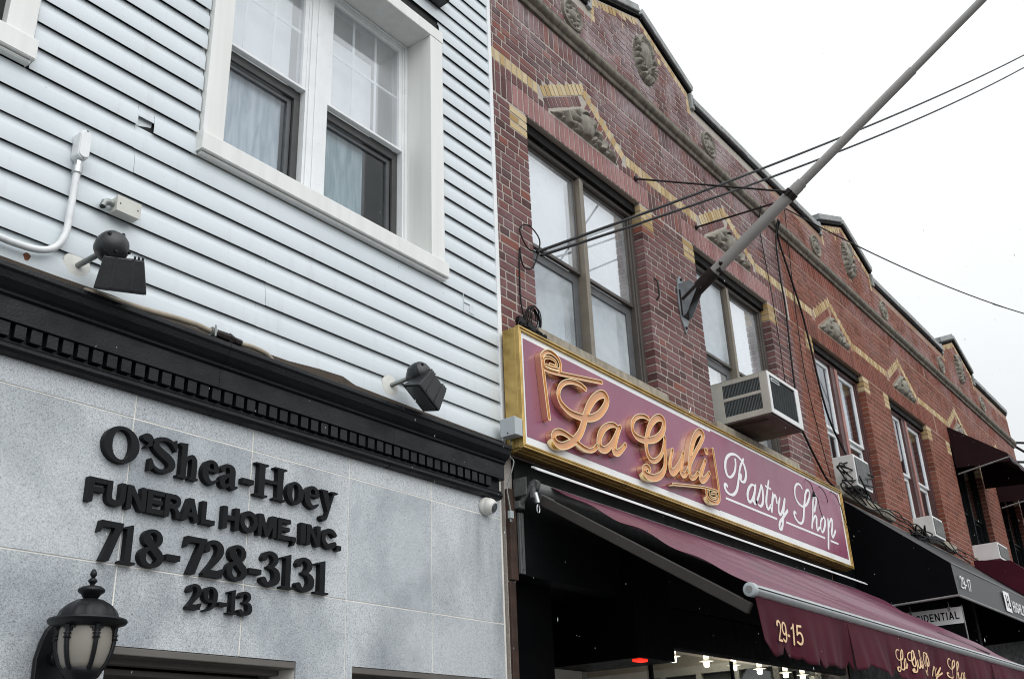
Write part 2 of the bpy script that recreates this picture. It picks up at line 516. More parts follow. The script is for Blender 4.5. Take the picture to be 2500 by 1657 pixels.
class MB:
    """collects shapes in world metres; build() links them as one mesh object"""
    def __init__(s):
        s.v = []
        s.f = []
        s.t = []
    def add(s, vs, fs, tint=None):
        n = len(s.v)
        s.v += [tuple(v) for v in vs]
        s.f += [tuple(i + n for i in f) for f in fs]
        s.t += [0.5 if tint is None else tint] * len(fs)
        return s
    def box(s, x0, x1, y0, y1, z0, z1, tint=None, back=True):
        v = [(x0, y0, z0), (x1, y0, z0), (x1, y1, z0), (x0, y1, z0), (x0, y0, z1), (x1, y0, z1), (x1, y1, z1), (x0, y1, z1)]
        f = [(0, 1, 5, 4), (1, 2, 6, 5), (3, 0, 4, 7), (0, 3, 2, 1), (4, 5, 6, 7)]
        if back:
            f.append((2, 3, 7, 6))
        return s.add(v, f, tint)
    def obox(s, c, u, v, w, tint=None):
        """oriented box: centre c and three half vectors"""
        c, u, v, w = Vector(c), Vector(u), Vector(v), Vector(w)
        if u.cross(v).dot(w) < 0:
            w = -w
        P = [c - u - v - w, c + u - v - w, c + u + v - w, c - u + v - w, c - u - v + w, c + u - v + w, c + u + v + w, c - u + v + w]
        return s.add(P, [(0, 3, 2, 1), (4, 5, 6, 7), (0, 1, 5, 4), (1, 2, 6, 5), (2, 3, 7, 6), (3, 0, 4, 7)], tint)
    def prism_x(s, prof, x0, x1, cap=True):
        """closed (y,z) profile swept along x"""
        n = len(prof)
        v = [(x0, y, z) for y, z in prof] + [(x1, y, z) for y, z in prof]
        area = sum(prof[i][0] * prof[(i + 1) % n][1] - prof[(i + 1) % n][0] * prof[i][1] for i in range(n))
        f = []
        for i in range(n):
            j = (i + 1) % n
            q = (i, j, n + j, n + i)
            f.append(q[::-1] if area > 0 else q)
        if cap:
            a = tuple(range(n))
            b = tuple(range(n, 2 * n))
            f += [a[::-1], b] if area > 0 else [a, b[::-1]]
        return s.add(v, f)
    def poly_y(s, pts, y0, y1, tint=None):
        """(x,z) outline given a thickness in y; y0 is the front"""
        n = len(pts)
        area = sum(pts[i][0] * pts[(i + 1) % n][1] - pts[(i + 1) % n][0] * pts[i][1] for i in range(n))
        if area < 0:
            pts = pts[::-1]
        v = [(x, y0, z) for x, z in pts] + [(x, y1, z) for x, z in pts]
        f = [tuple(range(n)), tuple(range(2 * n - 1, n - 1, -1))]
        for i in range(n):
            j = (i + 1) % n
            f.append((j, i, n + i, n + j))
        return s.add(v, f, tint)
    def tube(s, pts, r, n=8, caps=True):
        pts = [Vector(p) for p in pts]
        rs = r if isinstance(r, (list, tuple)) else [r] * len(pts)
        base = len(s.v)
        up = None
        for i, p in enumerate(pts):
            a = pts[max(0, i - 1)]
            b = pts[min(len(pts) - 1, i + 1)]
            d = (b - a).normalized()
            if up is None:
                ref = Vector((0, 0, 1)) if abs(d.z) < .9 else Vector((1, 0, 0))
                up = d.cross(ref).normalized()
            else:
                up = (up - d * up.dot(d))
                up = up.normalized() if up.length > 1e-6 else d.orthogonal().normalized()
            w = d.cross(up)
            for k in range(n):
                t = 2 * math.pi * k / n
                s.v.append(tuple(p + (up * math.cos(t) + w * math.sin(t)) * rs[i]))
        for i in range(len(pts) - 1):
            for k in range(n):
                a = base + i * n + k
                b = base + i * n + (k + 1) % n
                s.f.append((a, b, b + n, a + n))
                s.t.append(0.5)
        if caps:
            s.f.append(tuple(base + k for k in range(n))[::-1])
            s.f.append(tuple(base + (len(pts) - 1) * n + k for k in range(n)))
            s.t += [0.5, 0.5]
        return s
    def lathe(s, c, axis, prof, n=24, flute=0, depth=0.0):
        """prof: (radius, along) round axis through c"""
        c = Vector(c)
        ax = Vector(axis).normalized()
        u = ax.orthogonal().normalized()
        w = ax.cross(u)
        base = len(s.v)
        for r, h in prof:
            for k in range(n):
                t = 2 * math.pi * k / n
                rr = r * (1 - depth * abs(math.cos(flute * t / 2))) if flute else r
                s.v.append(tuple(c + ax * h + (u * math.cos(t) + w * math.sin(t)) * rr))
        for i in range(len(prof) - 1):
            for k in range(n):
                a = base + i * n + k
                b = base + i * n + (k + 1) % n
                s.f.append((a, b, b + n, a + n))
                s.t.append(0.5)
        s.f.append(tuple(base + k for k in range(n))[::-1])
        s.f.append(tuple(base + (len(prof) - 1) * n + k for k in range(n)))
        s.t += [0.5, 0.5]
        return s
    def grid(s, fn, nu, nv, thick=None):
        """fn(u,v)->point over the unit square; optional second skin below"""
        base = len(s.v)
        for j in range(nv + 1):
            for i in range(nu + 1):
                s.v.append(tuple(fn(i / nu, j / nv)))
        for j in range(nv):
            for i in range(nu):
                a = base + j * (nu + 1) + i
                s.f.append((a, a + 1, a + nu + 2, a + nu + 1))
                s.t.append(0.5)
        return s
    def build(s, name, m, parent=None, smooth=False, bev=0.0, seg=2, angle=40, label=None, kind=None):
        me = bpy.data.meshes.new(name)
        o0 = ORI[parent.name] if parent is not None else Vector((0, 0, 0))
        me.from_pydata([(x - o0.x, y - o0.y, z - o0.z) for x, y, z in s.v], [], s.f)
        at = me.attributes.new('tint', 'FLOAT', 'FACE')
        at.data.foreach_set('value', s.t)
        me.materials.append(M[m] if isinstance(m, str) else m)
        if smooth:
            me.shade_smooth()
        o = bpy.data.objects.new(name, me)
        COL.objects.link(o)
        if parent is not None:
            o.parent = parent
        ORI[o.name] = o0
        if smooth:
            me.set_sharp_from_angle(angle=R(angle))
        if bev:
            b = o.modifiers.new('bevel', 'BEVEL')
            b.width = bev
            b.segments = seg
            b.limit_method = 'ANGLE'
            b.angle_limit = R(40)
        if label:
            o['label'] = label
        if kind:
            o['kind'] = kind
        return o

def wall_mesh(x0, x1, z0, z1, y0, y1, openings):
    """a wall slab with rectangular openings, faces only where there is air"""
    xs = sorted({x0, x1, *[v for o in openings for v in o[:2] if x0 < v < x1]})
    zs = sorted({z0, z1, *[v for o in openings for v in o[2:] if z0 < v < z1]})
    def solid(i, j):
        if not (0 <= i < len(xs) - 1 and 0 <= j < len(zs) - 1):
            return False
        cx, cz = (xs[i] + xs[i + 1]) / 2, (zs[j] + zs[j + 1]) / 2
        return not any(a < cx < b and c < cz < d for a, b, c, d in openings)
    mb = MB()
    for i in range(len(xs) - 1):
        for j in range(len(zs) - 1):
            if not solid(i, j):
                continue
            a, b, c, d = xs[i], xs[i + 1], zs[j], zs[j + 1]
            mb.add([(a, y0, c), (b, y0, c), (b, y0, d), (a, y0, d)], [(0, 1, 2, 3)])
            mb.add([(a, y1, c), (b, y1, c), (b, y1, d), (a, y1, d)], [(3, 2, 1, 0)])
            if not solid(i - 1, j):
                mb.add([(a, y0, c), (a, y1, c), (a, y1, d), (a, y0, d)], [(3, 2, 1, 0)])
            if not solid(i + 1, j):
                mb.add([(b, y0, c), (b, y1, c), (b, y1, d), (b, y0, d)], [(0, 1, 2, 3)])
            if not solid(i, j - 1):
                mb.add([(a, y0, c), (b, y0, c), (b, y1, c), (a, y1, c)], [(3, 2, 1, 0)])
            if not solid(i, j + 1):
                mb.add([(a, y0, d), (b, y0, d), (b, y1, d), (a, y1, d)], [(0, 1, 2, 3)])
    return mb

def smooth_path(pts, sub=6, closed=False):
    """Catmull-Rom through rows of any width"""
    P = np.array(pts, float)
    n = len(P)
    if n < 3:
        return P
    out = []
    rng = range(n) if closed else range(n - 1)
    for i in rng:
        if closed:
            p0, p1, p2, p3 = P[(i - 1) % n], P[i], P[(i + 1) % n], P[(i + 2) % n]
        else:
            p0 = P[i - 1] if i > 0 else 2 * P[0] - P[1]
            p1, p2 = P[i], P[i + 1]
            p3 = P[i + 2] if i + 2 < n else 2 * P[-1] - P[-2]
        for k in range(sub):
            t = k / sub
            out.append(0.5 * (2 * p1 + (p2 - p0) * t + (2 * p0 - 5 * p1 + 4 * p2 - p3) * t * t + (3 * p1 - p0 - 3 * p2 + p3) * t ** 3))
    out.append(P[0] if closed else P[-1])
    return np.array(out)

# ------------------------------------------------------------------ lettering: strokes and polygons -> outlines
def sdf(gx, gy, strokes, polys, clip=None):
    D = np.full(gx.shape, 1e3)
    for S in strokes:
        for a, b in zip(S[:-1], S[1:]):
            dx, dy = b[0] - a[0], b[1] - a[1]
            l2 = dx * dx + dy * dy
            t = np.clip(((gx - a[0]) * dx + (gy - a[1]) * dy) / l2, 0, 1) if l2 > 1e-12 else np.zeros_like(gx)
            d = np.hypot(gx - a[0] - t * dx, gy - a[1] - t * dy) - (a[2] + t * (b[2] - a[2]))
            D = np.minimum(D, d)
    for P in polys:
        n = len(P)
        d = np.full(gx.shape, 1e3)
        inside = np.zeros(gx.shape, bool)
        for i in range(n):
            a, b = P[i], P[(i + 1) % n]
            dx, dy = b[0] - a[0], b[1] - a[1]
            t = np.clip(((gx - a[0]) * dx + (gy - a[1]) * dy) / (dx * dx + dy * dy), 0, 1)
            d = np.minimum(d, np.hypot(gx - a[0] - t * dx, gy - a[1] - t * dy))
            if a[1] != b[1]:
                cr = ((a[1] > gy) != (b[1] > gy)) & (gx < (b[0] - a[0]) * (gy - a[1]) / (b[1] - a[1]) + a[0])
                inside ^= cr
        D = np.minimum(D, np.where(inside, -d, d))
    if clip:
        D = np.maximum(D, np.maximum(clip[0] - gy, gy - clip[1]))
    return D

def contours(D, xs, ys, level):
    """marching squares, closed loops"""
    F = D - level
    ny, nx = F.shape
    nxt = {}
    def ep(j, i, e):
        if e == 0:
            a, b, k = (j, i), (j, i + 1), ('h', j, i)
        elif e == 2:
            a, b, k = (j + 1, i), (j + 1, i + 1), ('h', j + 1, i)
        elif e == 3:
            a, b, k = (j, i), (j + 1, i), ('v', j, i)
        else:
            a, b, k = (j, i + 1), (j + 1, i + 1), ('v', j, i + 1)
        fa, fb = F[a], F[b]
        t = fa / (fa - fb)
        return k, (xs[a[1]] + t * (xs[b[1]] - xs[a[1]]), ys[a[0]] + t * (ys[b[0]] - ys[a[0]]))
    neg = F < 0
    code = neg[:-1, :-1] * 1 + neg[:-1, 1:] * 2 + neg[1:, 1:] * 4 + neg[1:, :-1] * 8
    T = {1: [(3, 0)], 2: [(0, 1)], 3: [(3, 1)], 4: [(1, 2)], 5: [(3, 0), (1, 2)], 6: [(0, 2)], 7: [(3, 2)], 8: [(2, 3)],
         9: [(2, 0)], 10: [(0, 1), (2, 3)], 11: [(2, 1)], 12: [(1, 3)], 13: [(1, 0)], 14: [(0, 3)]}
    P = {}
    for j, i in zip(*np.nonzero((code > 0) & (code < 15))):
        for e0, e1 in T[int(code[j, i])]:
            k0, p0 = ep(j, i, e0)
            k1, p1 = ep(j, i, e1)
            P[k0] = p0
            P[k1] = p1
            nxt[k0] = k1
    loops = []
    while nxt:
        k = next(iter(nxt))
        lp = []
        while k in nxt:
            lp.append(P[k])
            k = nxt.pop(k)
        if len(lp) > 5:
            loops.append(lp)
    return loops

def thin(lp, tol):
    """drop points that lie on the line of their neighbours"""
    out = list(lp)
    for _ in range(4):
        keep = []
        i, n = 0, len(out)
        while i < n:
            a, b, c = out[i - 1] if not keep else keep[-1], out[i], out[(i + 1) % n]
            dx, dy = c[0] - a[0], c[1] - a[1]
            l = math.hypot(dx, dy) or 1e-9
            if abs((b[0] - a[0]) * dy - (b[1] - a[1]) * dx) / l < tol and l < tol * 60:
                keep.append(c) if i + 1 < n else None
                i += 2
            else:
                keep.append(b)
                i += 1
        if len(keep) == len(out) or len(keep) < 8:
            break
        out = keep
    return out

def glyph_loops(strokes, polys, cell, levels=(0.0,), clip=None):
    A = np.vstack([np.array(s)[:, :2] for s in strokes] + [np.array(p)[:, :2] for p in polys])
    pad = max([max(q[2] for q in s) for s in strokes] + [0.0]) + 4 * cell
    x0, y0 = A.min(0) - pad
    x1, y1 = A.max(0) + pad
    xs = np.arange(x0, x1 + cell, cell)
    ys = np.arange(y0, y1 + cell, cell)
    gx, gy = np.meshgrid(xs, ys)
    D = sdf(gx, gy, strokes, polys, clip)
    return [[thin(l, cell * 0.12) for l in contours(D, xs, ys, lv)] for lv in levels]

def fill(mb, loops, fn, flip=False):
    """flat filled face set through fn(x,z)->point"""
    tri = tessellate_polygon([[Vector((x, z, 0)) for x, z in lp] for lp in loops])
    pts = [p for lp in loops for p in lp]
    f = []
    for a, b, c in tri:
        A, B, C = pts[a], pts[b], pts[c]
        cr = (B[0] - A[0]) * (C[1] - A[1]) - (B[1] - A[1]) * (C[0] - A[0])
        f.append((a, b, c) if (cr > 0) != flip else (a, c, b))
    mb.add([fn(*p) for p in pts], f)

def walls(mb, loops, f0, f1):
    for lp in loops:
        n = len(lp)
        mb.add([f0(*p) for p in lp] + [f1(*p) for p in lp], [(i, (i + 1) % n, n + (i + 1) % n, n + i) for i in range(n)])

def rect(x0, x1, y0, y1):
    return [(x0, y0), (x1, y0), (x1, y1), (x0, y1)]

def ell(cx, cy, rx, ry, h0, h1, n=28):
    return [(cx + rx * math.cos(t), cy + ry * math.sin(t), h0 + h1 * math.cos(t) ** 2) for t in [2 * math.pi * k / n for k in range(n + 1)]]

def st(*pts):
    return smooth_path(pts, 6).tolist()

SERIF = {
 'O': ([ell(.52, .5, .41, .455, .042, .085)], []),
 "'": ([st((.13, .87, .12), (.2, .80, .075), (.2, .70, .045), (.10, .60, .015))], []),
 'S': ([st((.70, .78, .035), (.58, .92, .045), (.38, .95, .05), (.2, .86, .075), (.17, .72, .09), (.30, .58, .105), (.5, .46, .11), (.64, .32, .10), (.62, .16, .08), (.46, .055, .052), (.28, .055, .045), (.13, .16, .035), (.09, .26, .03))],
       [[(.69, .99), (.74, .99), (.76, .68), (.72, .68), (.62, .86)], [(.04, .0), (.09, .0), (.2, .12), (.1, .33), (.05, .33)]]),
 'h': ([st((.27, .47, .045), (.37, .60, .055), (.50, .635, .075), (.58, .53, .095), (.585, .3, .1), (.585, .1, .1))],
       [rect(.1, .30, 0, .97), [(0, .93), (.0, .97), (.30, 1.0), (.3, .9), (.1, .86)], rect(0, .37, 0, .06), rect(.43, .75, 0, .06), rect(.485, .685, 0, .3)]),
 'e': ([st((.52, .44, .09), (.47, .59, .07), (.34, .66, .045), (.2, .58, .075), (.13, .38, .1), (.16, .2, .1), (.28, .07, .07), (.42, .05, .055), (.56, .15, .03)), [(.14, .405, .035), (.52, .405, .035)]], []),
 'a': ([st((.13, .53, .08), (.18, .62, .06), (.3, .66, .05), (.42, .61, .08), (.46, .5, .1), (.46, .15, .1), (.53, .05, .065), (.64, .08, .03)), st((.44, .42, .04), (.27, .35, .065), (.14, .23, .09), (.15, .10, .08), (.25, .05, .055), (.40, .13, .04))], []),
 '-': ([], [rect(0, .43, .27, .42)]),
 'H': ([], [rect(.13, .36, 0, 1), rect(.85, 1.08, 0, 1), rect(0, .49, 0, .055), rect(.72, 1.21, 0, .055), rect(0, .49, .945, 1), rect(.72, 1.21, .945, 1), rect(.3, .9, .455, .55)]),
 'o': ([ell(.33, .345, .235, .315, .036, .075)], []),
 'y': ([st((.6, .66, .035), (.46, .3, .038), (.34, -.02, .04), (.26, -.2, .045), (.16, -.27, .05), (.08, -.22, .075))], [[(.04, .66), (.26, .66), (.46, .16), (.36, -.04), (.31, .02)], rect(-.02, .32, .62, .68), rect(.46, .76, .62, .68)]),
 '7': ([], [[(.0, .70), (.055, .70), (.12, .845), (.46, .845), (.14, .0), (.37, .0), (.69, .93), (.69, 1.0), (.05, 1.0)]]),
 '1': ([], [rect(.16, .38, 0, .95), [(0, .90), (.0, .86), (.16, .88), (.38, .8), (.38, 1.0), (.33, 1.0)], rect(0, .54, 0, .06)]),
 '8': ([ell(.37, .755, .2, .2, .045, .04), ell(.37, .27, .255, .225, .045, .05), st((.2, .80, .07), (.27, .66, .10), (.45, .47, .11), (.58, .32, .09))], []),
 '2': ([st((.12, .74, .095), (.14, .86, .06), (.26, .945, .055), (.42, .935, .07), (.53, .82, .1), (.52, .65, .1), (.38, .42, .07), (.2, .2, .05), (.08, .07, .04))], [[(.04, 0), (.62, 0), (.70, .27), (.65, .27), (.55, .19), (.12, .19)]]),
 '3': ([st((.12, .78, .085), (.17, .90, .06), (.32, .945, .055), (.47, .87, .085), (.51, .74, .09), (.42, .60, .06), (.28, .53, .035)), st((.28, .53, .035), (.45, .50, .06), (.57, .38, .1), (.57, .2, .105), (.42, .065, .07), (.24, .055, .055), (.12, .15, .095))], []),
 '9': ([ell(.34, .66, .235, .29, .042, .07), st((.57, .66, .1), (.57, .45, .1), (.46, .2, .075), (.28, .05, .045), (.12, .02, .03))], []),
}
SANS = {
 'F': ([], [rect(0, .25, 0, 1), rect(0, .82, .79, 1), rect(0, .72, .43, .63)]),
 'U': ([[(.125, 1.2, .125), (.125, .38, .125)] + st((.125, .38, .125), (.19, .19, .125), (.435, .115, .115), (.68, .19, .125), (.745, .38, .125)) + [(.745, 1.2, .125)]], []),
 'N': ([], [rect(0, .24, 0, 1), rect(.68, .92, 0, 1), [(0, 1), (.27, 1), (.92, 0), (.65, 0)]]),
 'E': ([], [rect(0, .25, 0, 1), rect(0, .82, .79, 1), rect(0, .76, .41, .60), rect(0, .84, 0, .21)]),
 'R': ([st((.2, .89, .11), (.5, .89, .11), (.66, .82, .115), (.7, .70, .115), (.64, .55, .115), (.48, .48, .11), (.2, .48, .11))], [rect(0, .25, 0, 1), [(.40, .46), (.62, .46), (.82, .24), (.86, 0), (.6, 0), (.57, .25), (.45, .38)]]),
 'A': ([], [[(0, 0), (.26, 0), (.6, 1), (.33, 1)], [(.93, 0), (.67, 0), (.33, 1), (.6, 1)], rect(.2, .72, .19, .37)]),
 'L': ([], [rect(0, .25, 0, 1), rect(0, .75, 0, .21)]),
 'H': ([], [rect(0, .25, 0, 1), rect(.67, .92, 0, 1), rect(.1, .8, .40, .61)]),
 'O': ([ell(.5, .5, .39, .39, .11, .012)], []),
 'M': ([], [rect(0, .23, 0, 1), rect(.87, 1.1, 0, 1), [(0, 1), (.30, 1), (.66, 0), (.44, 0)], [(1.1, 1), (.80, 1), (.44, 0), (.66, 0)]]),
 'C': ([[(.5 + .39 * math.cos(t), .5 + .39 * math.sin(t), .115) for t in [R(35 + 290 * k / 30) for k in range(31)]]], []),
 'I': ([], [rect(0, .25, 0, 1)]),
 ',': ([], [[(0, .22), (.27, .22), (.27, 0), (.16, -.2), (.04, -.2), (.12, 0), (0, 0)]]),
 '.': ([], [rect(0, .27, 0, .24)]),
}

def raised_letter(font, ch, xa, xb, zbase, cap, yback, yfront, material, parent):
    strokes, polys = font[ch]
    (lv,) = glyph_loops(strokes, polys, 0.0135, (0.0,), (-0.4, 1.0) if ch in ",y" else (0.0, 1.0) if font is SANS else None)
    xmin = min(p[0] for l in lv for p in l)
    xmax = max(p[0] for l in lv for p in l)
    k = (xb - xa) / (xmax - xmin)
    loops = [[(xa + (x - xmin) * k, zbase + y * cap) for x, y in l] for l in lv]
    mb = MB()
    e = 0.0014
    fill(mb, loops, lambda x, z: (x, yfront, z))
    walls(mb, loops, lambda x, z: (x, yfront, z), lambda x, z: (x, yback, z))
    return mb.build('letter', material, parent)

# ================================================================== SETTING
def struct(o):
    o['kind'] = 'structure'
    return o
struct(MB().grid(lambda u, v: (-150 + 300 * u, -200 + 198.2 * v, 0.0), 1, 1).build('road', 'asphalt'))
struct(MB().box(-60, 90, -5.2, 0.9, -0.3, 0.14).build('pavement', 'pavement'))
struct(MB().box(-60, 90, -5.35, -5.203, -0.3, 0.138).build('kerb', 'kerb', bev=0.02))

# ================================================================== FUNERAL HOME (pale siding over granite)
FH = thing('funeral_home_building', 'pale blue grey clapboard upper storey over black cornice and grey granite ground floor', 'building', (2.3, 0.1, 0.14))
XL, XR = -1.6, 4.70
WIN = (2.51, 4.035, 4.50, 6.17)            # big double window, clear opening
WIN2 = (-0.25, 1.425, 4.50, 6.17)          # its twin at the left edge of the view
DOOR = (2.231, 3.157, -1, 2.149)
DOOR2 = (3.50, 4.655, -1, 2.149)
wall_mesh(XL, XR, 0.14, 8.6, 0.004, 0.24, [(a - .008, b + .008, c - .03, d + .008) for a, b, c, d in (WIN, WIN2)] + [DOOR, DOOR2]).build('wall', 'grout', FH)
wall_mesh(XL + .01, XR - .024, 0.15, 3.15, -.0038, 0.0035, [(a - .003, b + .003, c, d + .003) for a, b, c, d in (DOOR, DOOR2)]).build('grout_bed', 'grout', FH)
MB().add([(XL, 2.0, 0.1), (XR, 2.0, 0.1), (XR, 2.0, 8.6), (XL, 2.0, 8.6)], [(0, 1, 2, 3)]).add([(XL, .24, 8.6), (XR, .24, 8.6), (XR, 2.0, 8.6), (XL, 2.0, 8.6)], [(0, 1, 2, 3)]).add([(XL, .24, 3.4), (XR, .24, 3.4), (XR, 2.0, 3.4), (XL, 2.0, 3.4)], [(0, 1, 2, 3)]).add([(XL, .24, 0.1), (XL, 2, 0.1), (XL, 2.0, 8.6), (XL, .24, 8.6)], [(0, 1, 2, 3)]).add([(XR, .24, 0.1), (XR, 2, 0.1), (XR, 2.0, 8.6), (XR, .24, 8.6)], [(0, 1, 2, 3)]).build('interior', 'room_dark', FH)

MB().box(XL, XR - .004, -.004, .0035, 3.4, 4.38).box(XL, 2.37, -.0042, .0036, 4.381, 8.6).box(4.17, XR - .004, -.0042, .0036, 4.381, 8.6).box(2.371, 4.169, -.0044, .0037, 6.29, 8.6).build('shade_backing', 'shade_backing', FH)  # dark sheet added behind the boards so their lap gaps look shaded
# ---- siding, course by course
EXPO = 0.1243
CAS = [(2.385, 4.155, 4.41, 6.285), (-0.4, 1.556, 4.41, 6.285)]
def board(x0, x1, z0, lift=0.0, jit=0.0):
    """one dutch-lap board: flat face, cove above, lip below"""
    if x1 - x0 < 0.012:
        return
    zb = z0 + lift
    j = jit
    prof = [(-0.0238 + j, zb + .030), (-0.0238 + j, zb), (-0.0259 + j, zb - 0.001), (-0.0266 + j, zb + 0.003), (-0.0245 + j, z0 + 0.072), (-0.0215 + j, z0 + 0.082), (-0.0132, z0 + 0.099), (-0.0106, z0 + 0.110), (-0.0100, z0 + EXPO + 0.0014), (-0.0074, z0 + EXPO + 0.0014), (-0.0074, z0 + 0.105), (-0.0190 + j, z0 + 0.078)]
    b = MB().prism_x(prof, x0, x1).build('siding_board', 'siding', FH, smooth=True, angle=28)
    return b
k0 = -8
for k in range(k0, 33):
    z0 = 4.394 + k * EXPO
    segs = [(XL, XR)]
    for a, b, c, d in CAS:
        if z0 + EXPO > c + 0.02 and z0 < d - 0.01:
            segs = [s for x0, x1 in segs for s in ((x0, min(x1, a)), (max(x0, b), x1)) if s[1] - s[0] > 0.01]
    cuts = [random.uniform(-1.2, 1.2), 2.83 + ((k * 37) % 7) * 0.004 if k % 2 else 2.067 + 0.01 * (k % 3)]
    if k == 0:
        cuts = [2.067, 2.150]
    if k == -1:
        cuts = [2.063]
    if k in (-3, -4, -6, -7):
        cuts = [2.80 if k < -5 else 2.842]
    if k > 4 or k in (1, 2, 3):
        cuts = [random.uniform(-1.0, 1.0)]
    for x0, x1 in segs:
        xs = sorted([x0, *[c for c in cuts if x0 + 0.05 < c < x1 - 0.05], x1])
        for i, (a, b) in enumerate(zip(xs[:-1], xs[1:])):
            jit = 0.0 if i % 2 == 0 else 0.0022
            lift = 0.05 if (k == 0 and abs(a - 2.067) < .005) else 0.0
            board(a + (0.0012 if i else 0), b, z0, lift, jit)
# torn flap of the broken board
MB().poly_y([(2.069, 4.398), (2.146, 4.425), (2.149, 4.452), (2.069, 4.462)], -0.007, -0.0045).build('torn_flap', 'siding', FH)
MB().box(4.692, 4.728, -0.03, 0.003, 3.40, 8.6).build('corner_trim', 'vinyl_white', FH, bev=0.003)
MB().poly_y([(1.55, 3.50), (4.70, 3.515), (4.70, 3.520), (3.9, 3.524), (3.45, 3.530), (3.36, 3.553), (3.2, 3.546), (3.0, 3.528), (2.6, 3.522), (2.2, 3.524), (2.05, 3.531), (1.8, 3.525), (1.3, 3.522), (-1, 3.522), (-1, 3.50)], -0.032, -0.024).build('flashing', 'membrane_brown', FH)

# ---- cornice with dentils
CX1 = 4.64
prof = [(0.002, 3.47), (-0.120, 3.462), (-0.135, 3.455), (-0.137, 3.435), (-0.128, 3.425), (-0.120, 3.400), (-0.100, 3.378), (-0.085, 3.368), (-0.083, 3.358), (-0.070, 3.352), (-0.0695, 3.262), (-0.030, 3.260), (-0.030, 3.198), (-0.046, 3.197), (-0.048, 3.190), (-0.044, 3.184), (-0.054, 3.178), (-0.056, 3.165), (-0.046, 3.152), (-0.03, 3.147), (0.002, 3.147)]
cor = MB()
for a, b in ((XL, 0.9), (0.902, 2.585), (2.5865, 3.70), (3.7015, CX1)):
    cor.prism_x(prof, a, b)
CORN = cor.build('cornice', 'cornice_black', FH, bev=0.0015, seg=1)
for k in range(-50, 47):
    x = 1.667 + k * 0.064
    if x + 0.045 > CX1 - 0.06 or x < XL:
        continue
    z = random.uniform(-.001, .001)
    MB().box(x, x + 0.045, -0.061 + z, -0.0302, 3.204, 3.2595).build('dentil', 'cornice_black', CORN, bev=0.0015, seg=1)

# ---- granite panels
GX = [XL, -0.815, -0.205, 0.405, 1.015, 1.625, 2.235, 2.845, 3.453, 4.066, 4.676]
GZ = [0.14, 0.65, 1.25, 1.85, 2.447, 3.045, 3.16]
g = 0.0033
for i in range(len(GX) - 1):
    for j in range(len(GZ) - 1):
        a, b, c, d = GX[i] + g, GX[i + 1] - g, GZ[j] + g, GZ[j + 1] - g
        pieces = [(a, b, c, d)]
        for x0, x1, z0, z1 in (DOOR, DOOR2):
            nxt = []
            for (p, q, r, s) in pieces:
                if q <= x0 or p >= x1 or r >= z1:
                    nxt.append((p, q, r, s))
                    continue
                if s > z1:
                    nxt.append((p, q, z1, s))
                lo = min(s, z1)
                if p < x0:
                    nxt.append((p, x0, r, lo))
                if q > x1:
                    nxt.append((x1, q, r, lo))
            pieces = nxt
        mb = MB()
        tv = 0.12 if j == 5 else (1.0 if (i >= 8 or j <= 3) else 0.75)
        dy = random.uniform(-.0012, .0012)
        for (p, q, r, s) in pieces:
            if q - p > 0.004 and s - r > 0.004:
                mb.box(p, q, -0.006 + dy, 0.003, r, s, tint=tv * random.uniform(.85, 1.1))
        if mb.f:
            mb.build('granite_panel', 'granite', FH)

# ---- entrance recesses
for (x0, x1, nm) in ((2.231, 3.157, 0), (3.50, 4.655, 1)):
    MB().box(x0 - .002, x1 + .002, 0.245, 0.60, 2.151, 2.20).box(x0 - 0.03, x0 - .003, 0.245, .6, .14, 2.2).box(x1 + .003, x1 + 0.03, 0.245, .6, .14, 2.2).build('recess_lining', 'taupe', FH)
    MB().box(x0 - 0.03, x1 + .03, 0.601, 0.66, 0.14, 2.22).build('recess_back', 'taupe', FH)
    MB().box(x0 + 0.001, x1 - .001, -0.004, 0.10, 2.118, 2.1475).box(x0 + .001, x1 - .001, 0.102, 0.16, 2.098, 2.147).box(x0 + .05, x1 - .06, .2, .60, 2.07, 2.094).build('door_head', 'taupe_trim', FH, bev=0.004)
    MB().box(x1 - 0.055, x1 - 0.002, 0.16, 0.24, .14, 2.094).box(x0 + 0.002, x0 + 0.05, 0.16, 0.24, .14, 2.094).build('door_jamb', 'taupe_trim', FH, bev=0.004)
    MB().box(x0 + .06, x1 - .06, 0.56, 0.597, .16, 2.06).build('door', 'taupe', FH, bev=0.004)

